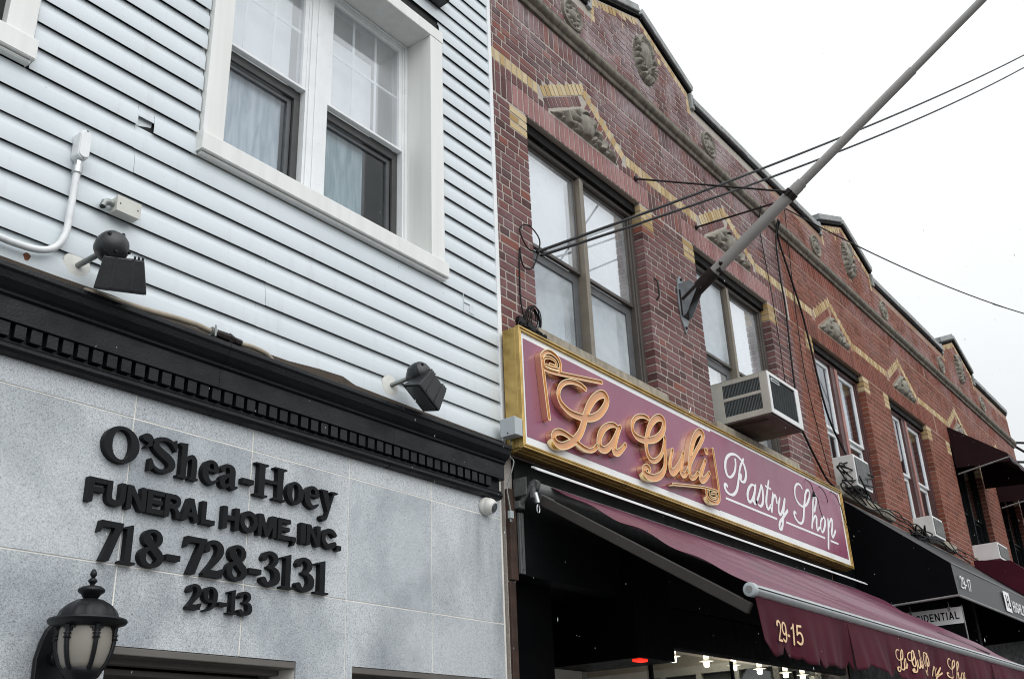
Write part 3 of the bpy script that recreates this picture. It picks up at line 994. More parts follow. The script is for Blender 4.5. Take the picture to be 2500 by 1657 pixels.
# ---- double hung windows in boxed casings
def house_window(w, teal):
    x0, x1, z0, z1 = w
    zt = 4.52
    t = 0.12
    win = MB().box(x1, x1 + t, -0.052, 0.16, zt, z1 + 0.001).build('window', 'trim', FH, bev=0.004)
    MB().box(x0 - t, x0, -0.052, 0.16, zt, z1 + 0.001).build('jamb_casing', 'trim', win, bev=0.004)
    MB().prism_x([(-0.054, z1 + .002), (0.16, z1 + .002), (0.16, z1 + 0.1), (-0.04, z1 + 0.1), (-0.054, z1 + 0.09)], x0 - t, x1 + t).build('head_casing', 'trim', win, bev=0.003)
    MB().prism_x([(-0.068, 4.415), (0.24, 4.415), (0.24, 4.536), (-0.052, 4.519), (-0.068, 4.514)], x0 - t - .012, x1 + t + 0.012).prism_x([(-0.05, 4.400), (-0.012, 4.400), (-0.012, 4.4145), (-0.05, 4.4145)], x0 - t, x1 + t).build('sill', 'trim', win, bev=0.004)
    xm = (x0 + x1) / 2
    mw_ = 0.085
    fr = MB()
    fr.box(x0 + .0005, x0 + 0.02, 0.162, 0.26, zt + .017, z1)
    fr.box(x1 - 0.035, x1 - .0005, 0.162, 0.26, zt + .017, z1)
    fr.box(x1 - 0.022, x1 - .0005, 0.15, 0.1615, zt + .017, z1)
    fr.box(x0 + .02, x1 - .035, 0.162, 0.26, z1 - 0.03, z1 - .0005)
    fr.box(x0 + .02, x1 - .022, 0.151, 0.1615, z1 - 0.016, z1 - .0005)
    fr.box(xm - mw_, xm + mw_, 0.164, 0.26, zt + .017, z1 - .03)
    fr.box(xm - mw_ * .8, xm + mw_ * .55, 0.155, 0.1635, zt + .017, z1 - .03)
    fr.box(xm - mw_ * .3, xm + mw_ * .12, 0.149, 0.1545, zt + .017, z1 - .03)
    fr.build('frame', 'vinyl_white', win, bev=0.002)
    zm = 5.345
    for n, (a, b) in enumerate(((x0 + 0.02, xm - mw_), (xm + mw_, x1 - 0.035))):
        s = 0.028
        up = MB().box(a, a + s, .168, .20, zm, z1 - .03).box(b - s, b, .168, .20, zm, z1 - .03).box(a + s, b - s, .168, .20, z1 - .03 - s, z1 - .03).box(a, b, .1655, .205, zm - 0.016, zm)
        up.build('upper_sash', 'vinyl_white', win, bev=0.0015)
        MB().box(a + s * .8, b - s * .8, .186, .189, zm, z1 - .05).build('pane', 'glass_double', win)
        mu = MB()
        for f in (1 / 3, 2 / 3):
            xx = a + s + (b - a - 2 * s) * f
            mu.box(xx - .008, xx + .008, .1915, .1975, zm, z1 - .058)
        for f in ((zm + 0.40),):
            mu.box(a + s, b - s, .1905, .1985, f - .008, f + .008)
        mu.build('muntins', 'vinyl_white', win)
        # lower sash behind a dark framed insect screen
        MB().box(a, b, .207, .225, zm - 0.075, zm - .0165).box(b - .045, b, .207, .225, zt + .017, zm - .075).box(a, a + .01, .207, .225, zt + .017, zm - .075).build('screen_frame', 'dark_screen_frame', win, bev=0.002)
        MB().box(a + .01, b - .045, .229, .249, zm - .105, zm - .076).box(b - .075, b - .046, .229, .249, zt + .02, zm - .106).build('lower_sash', 'grey_sash', win)
        MB().box(a + .01, b - .075, .2405, .2435, zt + .02, zm - .10).build('pane', 'glass_clear', win)
        if n == 0 or not teal:
            MB().box(a - .05, b - 0.052, .262, .267, zm - .02, z1 - .17 if n == 0 else z1 - .14).build('blind', 'shade_white', win)
        else:
            MB().box(a - .05, a + (b - a) * 0.70, .262, .267, zm - .02, z1 - .235).build('blind', 'shade_white', win)
        if n == 0:
            MB().box(a - .04, b - 0.085, .272, .276, 4.45, zm - .03).build('curtain', 'curtain', win)
        else:
            MB().box(a - .04, a + (b - a) * 0.62, .272, .276, 4.45, zm - .03).build('curtain', 'curtain_teal', win)
            MB().box(a - .3, b + .3, .9, .91, 4.2, 7).build('curtain', 'room_grey', win)
    return win
house_window(WIN, True)
house_window(WIN2, False)

# ================================================================== BRICK ROW
COURSE = 0.0677
JT = 0.0150
CTR = [7.295, 12.74, 18.16]
EDGE = [(4.73, 10.02), (10.02, 15.44), (15.44, 21.15)]
PAR = [7.18, 12.56, 17.85]
AL = math.atan2(0.375, 0.62)

def project(x, y, z):
    d = Vector((x, y, z)) - CAM_LOC
    c = [sum(CR[i][j] * d[i] for i in range(3)) for j in range(3)]
    return c[0] / c[2] * 2488 + 1250, c[1] / c[2] * 2488 + 828.5, c[2]

def intervals(x0, x1, ex):
    seg = [(x0, x1)]
    for a, b in ex:
        seg = [s for p, q in seg for s in ((p, min(q, a)), (max(p, b), q)) if s[1] - s[0] > 0.02]
    return seg

def bond(za, x0, x1, ex, rnd, out):
    zb = za + COURSE - JT
    for p, q in intervals(x0, x1, ex):
        x = p
        first = True
        while x < q - 0.02:
            ln = 0.2032 if rnd.random() < 0.45 else 0.0955
            if first and rnd.random() < .6:
                ln *= rnd.choice((0.5, 0.75))
            first = False
            e = x + ln
            if q - e < 0.05:
                e = q
            if e - x > 0.235:
                e = x + (q - x) / 2 - JT / 2
            out.append((x, e, za, zb))
            x = e + JT

UNIT = {}
def unit_brick(material, var, tint):
    key = (material, var)
    if key not in UNIT:
        me = bpy.data.meshes.new('brick')
        mb = MB().box(-.5, .5, -.5, .5, -.5, .5)
        me.from_pydata(mb.v, [], mb.f)
        at = me.attributes.new('tint', 'FLOAT', 'FACE')
        at.data.foreach_set('value', [tint] * len(mb.f))
        me.materials.append(M[material])
        UNIT[key] = me
    return UNIT[key]

def place_brick(name, material, parent, x0, x1, z0, z1, rnd, yf=None, depth=0.1, rot=0.0, c=None):
    """a brick of its own, sharing one of a dozen unit meshes"""
    v = rnd.randrange(12)
    o = bpy.data.objects.new(name, unit_brick(material, v, v / 11))
    COL.objects.link(o)
    yf = rnd.uniform(-.0028, -.0002) if yf is None else yf
    o.parent = parent
    q = ORI[parent.name]
    o.scale = (x1 - x0, depth, z1 - z0)
    cc = c if c else ((x0 + x1) / 2, (z0 + z1) / 2)
    o.location = (cc[0] - q.x, yf + depth / 2 - q.y, cc[1] - q.z)
    o.rotation_euler = (rnd.uniform(-.004, .004), -rot + rnd.uniform(-.004, .004), rnd.uniform(-.004, .004))
    return o

def relief(parent, name, outline, yb, hfn, step, material='ornament_stone'):
    """carved panel: a height field inside an outline test, with a rim down to the wall"""
    xs = [p[0] for p in outline]
    zs = [p[1] for p in outline]
    def inside(x, z):
        r = False
        n = len(outline)
        for i in range(n):
            (ax, az), (bx, bz) = outline[i], outline[(i + 1) % n]
            if (az > z) != (bz > z) and x < (bx - ax) * (z - az) / (bz - az) + ax:
                r = not r
        return r
    mb = MB()
    nx = int((max(xs) - min(xs)) / step) + 1
    nz = int((max(zs) - min(zs)) / step) + 1
    idx = {}
    for j in range(nz + 1):
        for i in range(nx + 1):
            x, z = min(xs) + i * step, min(zs) + j * step
            idx[i, j] = len(mb.v)
            h = hfn(x, z) if inside(x, z) else 0.0
            mb.v.append((x, yb - h, z))
    for j in range(nz):
        for i in range(nx):
            x, z = min(xs) + (i + .5) * step, min(zs) + (j + .5) * step
            if inside(x, z):
                mb.f.append((idx[i, j], idx[i + 1, j], idx[i + 1, j + 1], idx[i, j + 1]))
                mb.t.append(.5)
    return mb.build(name, material, parent, smooth=True, angle=60)

def swirl(x, z, cx, cz, s):
    """leafy carving: acanthus lobes fanning out in rows, with a cut vein between lobes"""
    dx, dz = abs(x - cx) / s, (z - cz) / s + .6
    r = math.hypot(dx, dz) + 1e-6
    a = math.atan2(dz, dx)
    lobe = abs(math.sin(6.5 * a + 1.1 * math.sin(5.5 * r)))
    row = abs(math.sin(4.2 * r + 1.4 * math.cos(6 * a)))
    return (lobe ** .6) * (.45 + .55 * row ** .7)

def brick_building(n, brick, mortar, label, far):
    c0 = CTR[n]
    pc = PAR[n]
    x0, x1 = EDGE[n]
    rnd = random.Random(40 + n)
    B = thing('brick_building', label, 'building', (c0, 0.15, 0.14), 'gabled brick row buildings')
    wins = [(c - .825, c + .815, 4.42, 6.178) for c in (c0 - 1.305, c0 + 1.305)]
    store = (x0 + (0.08 if n == 0 else 0.25), x1 - 0.08, -1, 3.24)
    e = 0.006
    wall_mesh(x0, x1, 0.14, 7.93, 0.0020, 0.30, [(a - e, b + e, c - e, d + e) for a, b, c, d in wins] + [store]).build('wall', mortar, B)
    gab = [(pc - .92, 7.931), (pc + .92, 7.931), (pc + .92, 8.09), (pc, 8.45), (pc - .92, 8.09)]
    MB().poly_y(gab, 0.0020, 0.30).build('gable_wall', mortar, B)
    MB().add([(x0, 1.6, 3.3), (x1, 1.6, 3.3), (x1, 1.6, 7.4), (x0, 1.6, 7.4)], [(0, 1, 2, 3)]).add([(x0, .3, 3.3), (x1, .3, 3.3), (x1, 1.6, 3.3), (x0, 1.6, 3.3)], [(0, 1, 2, 3)]).add([(x0, .3, 7.4), (x1, .3, 7.4), (x1, 6, 7.4), (x0, 6, 7.4)], [(0, 1, 2, 3)]).add([(x0, .3, 3.3), (x0, 1.6, 3.3), (x0, 1.6, 7.4), (x0, .3, 7.4)], [(0, 1, 2, 3)]).add([(x1, .3, 3.3), (x1, 1.6, 3.3), (x1, 1.6, 7.4), (x1, .3, 7.4)], [(0, 1, 2, 3)]).build('interior', 'room_grey', B)
    # ---- running courses
    L_ = []
    z = 6.178 - 44 * COURSE
    while z < 6.17:
        if z > (3.46 if n == 0 else 4.2):
            ex = [(a, b) for a, b, c, d in wins if z + COURSE > c + .01]
            # yellow quoin blocks beside the heads
            if z > 6.178 - 3.2 * COURSE:
                ex = [(a - .212, b + .212) for a, b in ex]
            bond(z, x0, x1, ex, rnd, L_)
        z += COURSE
    z = 6.584
    while z < 7.04:
        zm = z + .03
        hw = max(0.0, (6.965 - zm) / math.tan(AL)) + .012
        bond(z, x0, x1, [(c - hw, c + hw) for c in (c0 - 1.305, c0 + 1.305)] if zm < 6.965 else [], rnd, L_)
        z += COURSE
    z = 7.43
    while z < 8.42:
        zm = z + .03
        ex = []
        for mc in (pc - 1.26, pc + 1.26):
            if abs(zm - 7.63) < .15:
                h = math.sqrt(max(0, .15 ** 2 - (zm - 7.63) ** 2)) + .01
                ex.append((mc - h, mc + h))
        if 7.66 < zm < 8.22:
            h = .20 * math.sqrt(max(0.02, 1 - ((zm - 7.94) / .29) ** 2)) + .005
            ex.append((pc - h, pc + h))
        if zm < 7.92 - COURSE:
            a, b = x0, x1
        else:
            hw = .86 if zm < 8.03 else min(.86, (8.38 - zm) / math.tan(math.atan2(.36, .92)))
            a, b = pc - hw, pc + hw
        if b - a > .1:
            bond(z, a, b, ex, rnd, L_)
        z += COURSE
    # ---- which of them show largest
    def score(b):
        x, zz = (b[0] + b[1]) / 2, b[2]
        u, v, dpt = project(x, 0, zz)
        if not (-5 < u < 2505 and -5 < v < 1660) or zz < 4.22:
            return 1e6
        return dpt - .5 * (b[1] - b[0])
    order = sorted(range(len(L_)), key=lambda i: score(L_[i]))
    lim = 0 if far else 300
    near = set(i for i in order[:lim] if score(L_[i]) < 1e5)
    rest = MB()
    for i, (a, b, c, d) in enumerate(L_):
        if i in near:
            place_brick('brick', brick, B, a, b, c, d, rnd)
        else:
            y = rnd.uniform(-.0028, -.0002)
            rest.box(a, b, y, .1, c, d, tint=rnd.random(), back=False)
    o = rest.build('brickwork', brick, B, kind='stuff')
    # ---- soldier and header courses, yellow belt
    sold, pink, yel = [], [], []
    wc = (c0 - 1.305, c0 + 1.305)
    x = x0 + .004
    while x < x1 - .05:
        xm = x + .0285
        out = all(abs(xm - c) > 1.0 for c in wc)
        (sold if out else pink).append((x, x + .0535, 6.189, 6.378))
        if all(abs(xm - c) > .66 for c in wc):
            sold.append((x, x + .0535, 6.388, 6.468))
            yel.append((x, x + .0535, 6.478, 6.574))
        elif all(abs(xm - c) > .50 for c in wc):
            sold.append((x, x + .0535, 6.388, 6.44))
        sold.append((x, x + .0535, 7.066, 7.255))
        x += .0682
    slant_y, slant_s = [], []
    for c in wc:
        for sg in (-1, 1):
            for d0, dep, lst, s0 in ((0.0, .094, slant_y, .036), (.104, .084, slant_s, .02)):
                s = s0
                d1 = d0 + dep
                while s < (.63 - d1 * math.sin(AL)) / math.cos(AL) - .02:
                    px = -.63 + s * math.cos(AL) + (d0 + dep / 2) * math.sin(AL)
                    pz = 6.575 + s * math.sin(AL) - (d0 + dep / 2) * math.cos(AL)
                    if pz > 6.40:
                        lst.append((c + (px if sg < 0 else -px), pz, (AL if sg < 0 else -AL), dep))
                    s += .0682
    for c in wc:                                             # quoins
        for sg in (-1, 1):
            xa = c - .825 - .206 if sg < 0 else c + .815
            for r in range(3):
                za = 6.178 - 3 * COURSE + r * COURSE
                if r == 1:
                    yel += [(xa, xa + .098, za, za + COURSE - JT), (xa + .1085, xa + .206, za, za + COURSE - JT)]
                else:
                    yel.append((xa, xa + .206, za, za + COURSE - JT))
    for sg in (-1, 1):                                        # yellow edging of the gable
        s = .03
        bt = math.atan2(.36, .92)
        ll = math.hypot(.36, .92)
        while s < ll - .05:
            px = -.92 + s * math.cos(bt) + .05 * math.sin(bt)
            pz = 8.085 + s * math.sin(bt) - .05 * math.cos(bt)
            slant_y.append((pc + (px if sg < 0 else -px), pz, bt if sg < 0 else -bt, .08))
            s += .0682
        for r in range(2):
            yel.append((pc + sg * .89 - .028, pc + sg * .89 + .028, 7.80 + r * .105, 7.895 + r * .105))
        yel.append((pc + sg * .34 - .03, pc + sg * .34 + .03, 8.10, 8.17))
    def emit(lst, nm, material, slant=False, stuff=far):
        if not stuff:
            for q in lst:
                if slant:
                    place_brick(nm, material, B, -.0268, .0268, -q[3] / 2, q[3] / 2, rnd, rot=q[2], c=(q[0], q[1]), yf=rnd.uniform(-.004, 0), depth=.09)
                else:
                    place_brick(nm, material, B, *q, rnd, depth=.1)
        else:
            mb = MB()
            for q in lst:
                y = rnd.uniform(-.003, -.0005)
                if slant:
                    ca, sa = math.cos(q[2]), math.sin(q[2])
                    mb.obox((q[0], y + .04, q[1]), (.0268 * ca, 0, .0268 * sa), (0, .04, 0), (-sa * q[3] / 2, 0, ca * q[3] / 2), rnd.random())
                else:
                    mb.box(q[0], q[1], y, .1, q[2], q[3], rnd.random(), back=False)
            mb.build(nm + '_courses', material, B, kind='stuff')
    emit(sold, 'soldier_brick', brick, stuff=n > 0)
    emit(pink, 'lintel_brick', 'brick_pink' if n == 0 else brick, stuff=n > 0)
    emit(slant_s, 'chevron_brick', brick, True, n > 0)
    emit(yel + [], 'yellow_brick', 'brick_yellow', stuff=n > 1)
    emit(slant_y, 'yellow_chevron_brick', 'brick_yellow', True, n > 1)
    for c in wc:
        MB().poly_y([(c - .034, 6.93), (c, 6.962), (c + .034, 6.93), (c, 6.85)], -.003, .02, .5).build('yellow_brick', 'brick_yellow', B)
    # ---- carved triangle over each window
    for c in wc:
        tri = [(c - .50, 6.400), (c + .50, 6.400), (c, 6.715)]
        def hf(x, z, c=c):
            dx, dz = (x - c), (z - 6.51)
            ov = 1 - (dx / .085) ** 2 - (dz / .115) ** 2
            edge = min(1, max(0, min(z - 6.400, (6.715 - z) - abs(dx) * .63) / .02))
            h = .008 + .045 * swirl(x, z, c, 6.5, .16)
            if ov > -.35:
                h = .02 + (.06 * math.sqrt(max(0, ov + .02)) if ov > 0 else .005)
            return h * edge + .004
        relief(B, 'carved_triangle', tri, .006, hf, .005 if n == 0 else .012)
    # ---- medallions and cartouche on the parapet
    for mc in (pc - 1.26, pc + 1.26):
        ring = MB().lathe((mc, .004, 7.63), (0, -1, 0), [(.15, 0), (.148, .028), (.135, .036), (.122, .028), (.112, .014), (.06, .016), (.05, .036), (.03, .045), (.0, .046)], 28)
        for k in range(10):
            t = 2 * math.pi * k / 10
            ring.lathe((mc + .084 * math.cos(t), .004, 7.63 + .084 * math.sin(t)), (0, -1, 0), [(.024, 0), (.022, .022), (.012, .032), (0, .034)], 8)
        ring.build('medallion', 'ornament_stone', B, smooth=True)
    cart = [(pc + .20 * math.sin(t) * (1 + .12 * math.cos(3 * t)), 7.94 + .28 * math.cos(t)) for t in [2 * math.pi * k / 40 for k in range(40)]]
    def hc(x, z):
        dx, dz = x - pc, z - 7.99
        ov = 1 - (dx / .10) ** 2 - (dz / .15) ** 2
        edge = min(1, max(0, (1 - (dx / .2) ** 2 - ((z - 7.94) / .28) ** 2) * 6))
        h = .01 + .06 * swirl(x, z, pc, 7.95, .17)
        if ov > -.3:
            h = .025 + (.05 * math.sqrt(max(0, ov)) if ov > 0 else .02)
        return h * edge + .004
    relief(B, 'cartouche', cart, .006, hc, .006 if n == 0 else .013)
    # ---- string course, stone by stone
    sp = [(0.02, 7.262), (-.022, 7.264), (-.03, 7.275), (-.032, 7.300), (-.048, 7.308), (-.066, 7.322), (-.074, 7.345), (-.068, 7.370), (-.05, 7.382), (-.046, 7.395), (-.052, 7.405), (-.050, 7.420), (0.02, 7.428)]
    x = x0
    while x < x1 - .02:
        e2 = min(x1, x + rnd.uniform(.55, .75))
        dy = rnd.uniform(-.002, .002)
        MB().prism_x([(y + dy, z) for y, z in sp], x + .002, e2 - .002).build('string_course_stone', 'string_stone', B, smooth=True, angle=50)
        x = e2
    # ---- coping following the gable
    path = [(x0, 7.93), (pc - .97, 7.93), (pc - .97, 8.10), (pc, 8.475), (pc + .97, 8.10), (pc + .97, 7.93), (x1, 7.93)]
    for a, b in zip(path[:-1], path[1:]):
        ln = math.hypot(b[0] - a[0], b[1] - a[1])
        k = max(1, int(ln / .62))
        vert = abs(b[0] - a[0]) < 1e-6
        nx_, nz_ = (-(b[1] - a[1]) / ln, (b[0] - a[0]) / ln)
        for i in range(k):
            p = [a[0] + (b[0] - a[0]) * i / k, a[1] + (b[1] - a[1]) * i / k]
            q = [a[0] + (b[0] - a[0]) * (i + 1) / k, a[1] + (b[1] - a[1]) * (i + 1) / k]
            j1, j2 = rnd.uniform(-.006, .006), rnd.uniform(-.006, .006)
            o1, o2 = .034, .115
            if vert:
                sgn = -1 if nx_ < 0 else 1
                MB().box(p[0] - .03 if sgn < 0 else p[0] - .035, p[0] + .035 if sgn < 0 else p[0] + .03, -.03, .32, min(p[1], q[1]) - .02, max(p[1], q[1]) - .001).build('coping_stone', 'coping_stone', B, bev=.006)
                continue
            MB().poly_y([(p[0] + nx_ * o1, p[1] + nz_ * o1 + j1 * .3), (q[0] + nx_ * o1 - .003, q[1] + nz_ * o1 + j2 * .3), (q[0] + nx_ * o2 - .003, q[1] + nz_ * o2 + j2), (p[0] + nx_ * o2, p[1] + nz_ * o2 + j1)], -.045 + j1, .34).build('coping_stone', 'coping_stone', B, bev=.008)
        MB().poly_y([(a[0], a[1] - (0 if not vert else .0)), (b[0], b[1]), (b[0] + nx_ * .033, b[1] + nz_ * .033), (a[0] + nx_ * .033, a[1] + nz_ * .033)] if not vert else [(a[0] - .02, min(a[1], b[1])), (a[0] + .02, min(a[1], b[1])), (a[0] + .02, max(a[1], b[1]) - .03), (a[0] - .02, max(a[1], b[1]) - .03)], -.022, .31).build('tar_joint', 'tar', B)
    # ---- stone window sills
    for a, b, c, d in wins:
        MB().box(a - .06, b + .06, -.055, .12, c - .105, c - .007).build('window_sill', 'sill_stone', B, bev=.006)
    return B, wins

def brick_window(B, w, style, shades):
    x0, x1, z0, z1 = w
    xm = (x0 + x1) / 2 + .02
    zm = z0 + .80 if style != 'rust' else z0 + .82
    fm = {'bronze': 'bronze_frame', 'rust': 'maroon_frame', 'dark': 'store_dark'}[style]
    fr = MB()
    hd = .085
    fr.box(x0 - .004, x0 + .035, .085, .20, z0, z1 - hd)
    fr.box(x1 - .045, x1 + .004, .085, .20, z0, z1 - hd)
    fr.box(x0 + .035, x1 - .045, .085, .20, z0, z0 + .045)
    fr.box(x0 + .035, x1 - .045, .085, .20, z1 - hd - .035, z1 - hd)
    fr.box(x1 - .065, x1 - .045, .10, .20, z0 + .045, z1 - hd - .035)
    win = fr.build('window', fm, B, bev=.003)
    MB().box(x0 - .004, x1 + .004, .05, .20, z1 - hd + .0005, z1 + .004).build('head_lining', 'soffit_black', win)
    mm = {'bronze': 'tan_frame', 'rust': 'pink_mullion', 'dark': 'store_dark'}[style]
    if style == 'rust':
        MB().box(xm - .10, xm + .02, .09, .2, z0 + .046, z1 - hd - .036).build('mullion_side', 'maroon_frame', win, bev=.003)
        MB().box(xm + .0205, xm + .10, .08, .2, z0 + .046, z1 - hd - .036).build('mullion', mm, win, bev=.003)
    else:
        MB().box(xm - .04, xm + .0, .075, .2, z0 + .046, z1 - hd - .036).box(xm + .001, xm + .028, .083, .2, z0 + .046, z1 - hd - .036).build('mullion', mm, win, bev=.003)
    ha, hb = (.10, .10) if style == 'rust' else (.04, .028)
    for n, (a, b) in enumerate(((x0 + .035, xm - ha), (xm + hb, x1 - .065))):
        sm = {'bronze': 'bronze_frame', 'rust': 'vinyl_white', 'dark': 'store_dark'}[style]
        s = .022 if style == 'bronze' else .05
        zt = z1 - hd - .035
        MB().box(a, a + s, .12, .145, zm, zt).box(b - s, b, .12, .145, zm, zt).box(a + s, b - s, .12, .145, zt - s, zt).box(a, b, .118, .15, zm - .028, zm).build('upper_sash', sm, win, bev=.002)
        s2 = .075 if style == 'bronze' else .05
        lm = 'grey_sash' if style == 'bronze' else sm
        MB().box(a, a + s2 * .3, .15, .175, z0 + .046, zm - .03).box(b - s2, b, .15, .175, z0 + .046, zm - .03).box(a + s2 * .3, b - s2, .15, .175, z0 + .046, z0 + .10).box(a + s2 * .3, b - s2, .15, .175, zm - .03 - s2, zm - .03).build('lower_sash', lm, win, bev=.002)
        up, lo = shades[n]
        MB().box(a + s * .6, b - s * .6, .133, .136, zm, zt - s * .5).build('pane', 'glass_dirty' if up == 'dirty' else 'glass_double' if style == 'bronze' else 'glass_clear', win)
        MB().box(a + .01, b - s2 * .6, .163, .166, z0 + .06, zm - .06).build('pane', 'glass_dirty' if lo == 'dirty' else 'glass_double' if style == 'bronze' else 'glass_clear', win)
        gap = .045 if n else .03
        if up in ('white', 'dirty'):
            MB().box(a - .02, b - s - gap * .6, .20, .206, zm - .02, zt - .02).build('shade', 'shade_white', win)
        elif up == 'curtain':
            MB().box(a - .02, b - .02, .22, .226, zm - .02, zt).build('curtain', 'curtain', win)
        if lo in ('white', 'dirty'):
            MB().box(a - .02, b - s2 - .02, .24, .246, z0, zm - .05).build('shade', 'shade_white', win)
        elif lo == 'curtain':
            MB().box(a - .02, b - .03, .24, .246, z0, zm - .06).build('curtain', 'curtain_teal', win)
    return win

BA, WA = brick_building(0, 'brick_plum', 'mortar_beige', 'plum brown brick building over the pastry shop, nearest gable of the row', False)
BB, WB = brick_building(1, 'brick_rust', 'mortar_rust', 'rust red brick building above the black awning, middle gable of the row', False)
BC, WC = brick_building(2, 'brick_rust', 'mortar_rust', 'rust red brick building at the far end of the row with wine window awnings', True)
brick_window(BA, WA[0], 'bronze', (('white', 'dirty'), ('white', 'dirty')))
brick_window(BA, WA[1], 'bronze', (('dirty', 'white'), ('white', 'none')))
brick_window(BB, WB[0], 'rust', (('curtain', 'none'), ('curtain', 'none')))
brick_window(BB, WB[1], 'rust', (('curtain', 'none'), ('curtain', 'none')))
brick_window(BC, WC[0], 'dark', (('curtain', 'none'), ('curtain', 'none')))
brick_window(BC, WC[1], 'dark', (('curtain', 'none'), ('curtain', 'none')))

# ================================================================== PASTRY SHOP FRONT (parts of the plum building)
MB().box(4.735, 4.80, -.03, .008, 2.70, 3.24).box(4.735, 4.79, -.015, .008, .14, 2.69).build('corner_pier', 'brown_rust', BA, bev=.004)
MB().box(4.81, 9.98, -.016, .10, 2.745, 3.448).build('fascia_board', 'store_dark', BA)
MB().box(6.60, 9.94, -.02, .06, 2.455, 2.74).build('gate_housing', 'store_black', BA, bev=.01)
MB().box(6.62, 9.94, .062, .12, 2.473, 2.52).build('window_head', 'store_dark', BA)
MB().box(4.81, 5.30, .10, .14, .14, 2.74).build('side_panel', 'store_black', BA)
MB().box(5.30, 6.0, .9, .94, .14, 2.75).box(5.28, 5.30, .14, .94, .14, 2.75).box(4.81, 6.6, .1, .94, 2.76, 2.80).build('entrance_lining', 'store_black', BA)
MB().box(5.98, 6.46, -.10, .62, 2.345, 3.05).build('vent_hood', 'store_black', BA, bev=.006)
MB().box(6.02, 6.12, -.08, -.02, 2.328, 2.3445).build('red_glow_strip', 'red_glow', BA, bev=.004)  # added glowing strip, stands in for a red neon reflection
MB().box(6.46, 9.94, .125, .131, .9, 2.456).build('shop_pane', 'glass_shop', BA)
MB().box(6.46, 9.94, .10, .16, .14, .90).build('stall_riser', 'store_black', BA)
for x in (6.47, 7.75, 9.0):
    MB().box(x, x + .035, .105, .124, .9, 2.455).build('window_bar', 'store_dark', BA)
MB().box(6.47, 9.94, .105, 4.0, 2.98, 3.02).build('shop_ceiling', 'shop_ceiling', BA)
MB().box(6.0, 11.0, 4.0, 4.05, .14, 3.22).box(9.95, 10.0, .11, 4.0, .14, 3.22).box(6.40, 6.465, .63, 4.0, .14, 3.22).build('shop_wall', 'shop_wall', BA)
MB().box(9.86, 9.948, .16, 3.9, 2.60, 2.68).build('cabinet_rail', 'shop_cabinet', BA)
for i in range(9):
    y = .2 + i * .42
    MB().box(9.86, 9.945, y, y + .06, .14, 2.599).build('cabinet_post', 'shop_cabinet', BA)
    MB().box(9.92, 9.94, y + .062, y + .418, .9, 2.598).build('cabinet_mirror', 'mirror_dark', BA)

for bld, (a, b) in ((BB, EDGE[1]), (BC, EDGE[2])):
    MB().box(a + .02, b - .02, -.012, .05, .14, 4.19).build('shop_front', 'store_black', bld)

# ================================================================== LETTERING ON THE GRANITE
YB, YF = -0.0075, -0.036
def line(label, font, zbase, cap, items):
    t = thing('wall_lettering', label, 'lettering', ((items[0][1] + items[-1][2]) / 2, 0, zbase))
    for ch, a, b in items:
        raised_letter(font, ch, a, b, zbase, cap, YB, YF, 'letter_black', t)
    return t
line("raised black serif letters reading O'Shea-Hoey, top line on the granite", SERIF, 2.837, .151, [('O', 2.096, 2.255), ("'", 2.264, 2.319), ('S', 2.306, 2.432), ('h', 2.442, 2.545), ('e', 2.564, 2.65), ('a', 2.656, 2.755), ('-', 2.776, 2.84), ('H', 2.847, 3.028), ('o', 3.032, 3.133), ('e', 3.139, 3.233), ('y', 3.239, 3.348)])
line('raised black block capitals reading FUNERAL HOME, INC. on the granite', SANS, 2.664, .095, [('F', 2.056, 2.133), ('U', 2.135, 2.218), ('N', 2.224, 2.311), ('E', 2.316, 2.395), ('R', 2.398, 2.478), ('A', 2.48, 2.568), ('L', 2.579, 2.648), ('H', 2.688, 2.775), ('O', 2.78, 2.876), ('M', 2.879, 2.983), ('E', 2.991, 3.067), (',', 3.071, 3.099), ('I', 3.126, 3.156), ('N', 3.162, 3.247), ('C', 3.255, 3.351), ('.', 3.351, 3.381)])
line('raised black numerals reading 718-728-3131 on the granite', SERIF, 2.450, .152, [('7', 2.122, 2.225), ('1', 2.222, 2.291), ('8', 2.306, 2.416), ('-', 2.429, 2.495), ('7', 2.513, 2.619), ('2', 2.606, 2.716), ('8', 2.726, 2.835), ('-', 2.844, 2.912), ('3', 2.912, 3.019), ('1', 3.026, 3.099), ('3', 3.11, 3.22), ('1', 3.228, 3.309)])
line('small raised black numerals reading 29-13, lowest line on the granite', SERIF, 2.312, .1, [('2', 2.546, 2.616), ('9', 2.622, 2.694), ('-', 2.701, 2.745), ('1', 2.749, 2.798), ('3', 2.805, 2.875)])

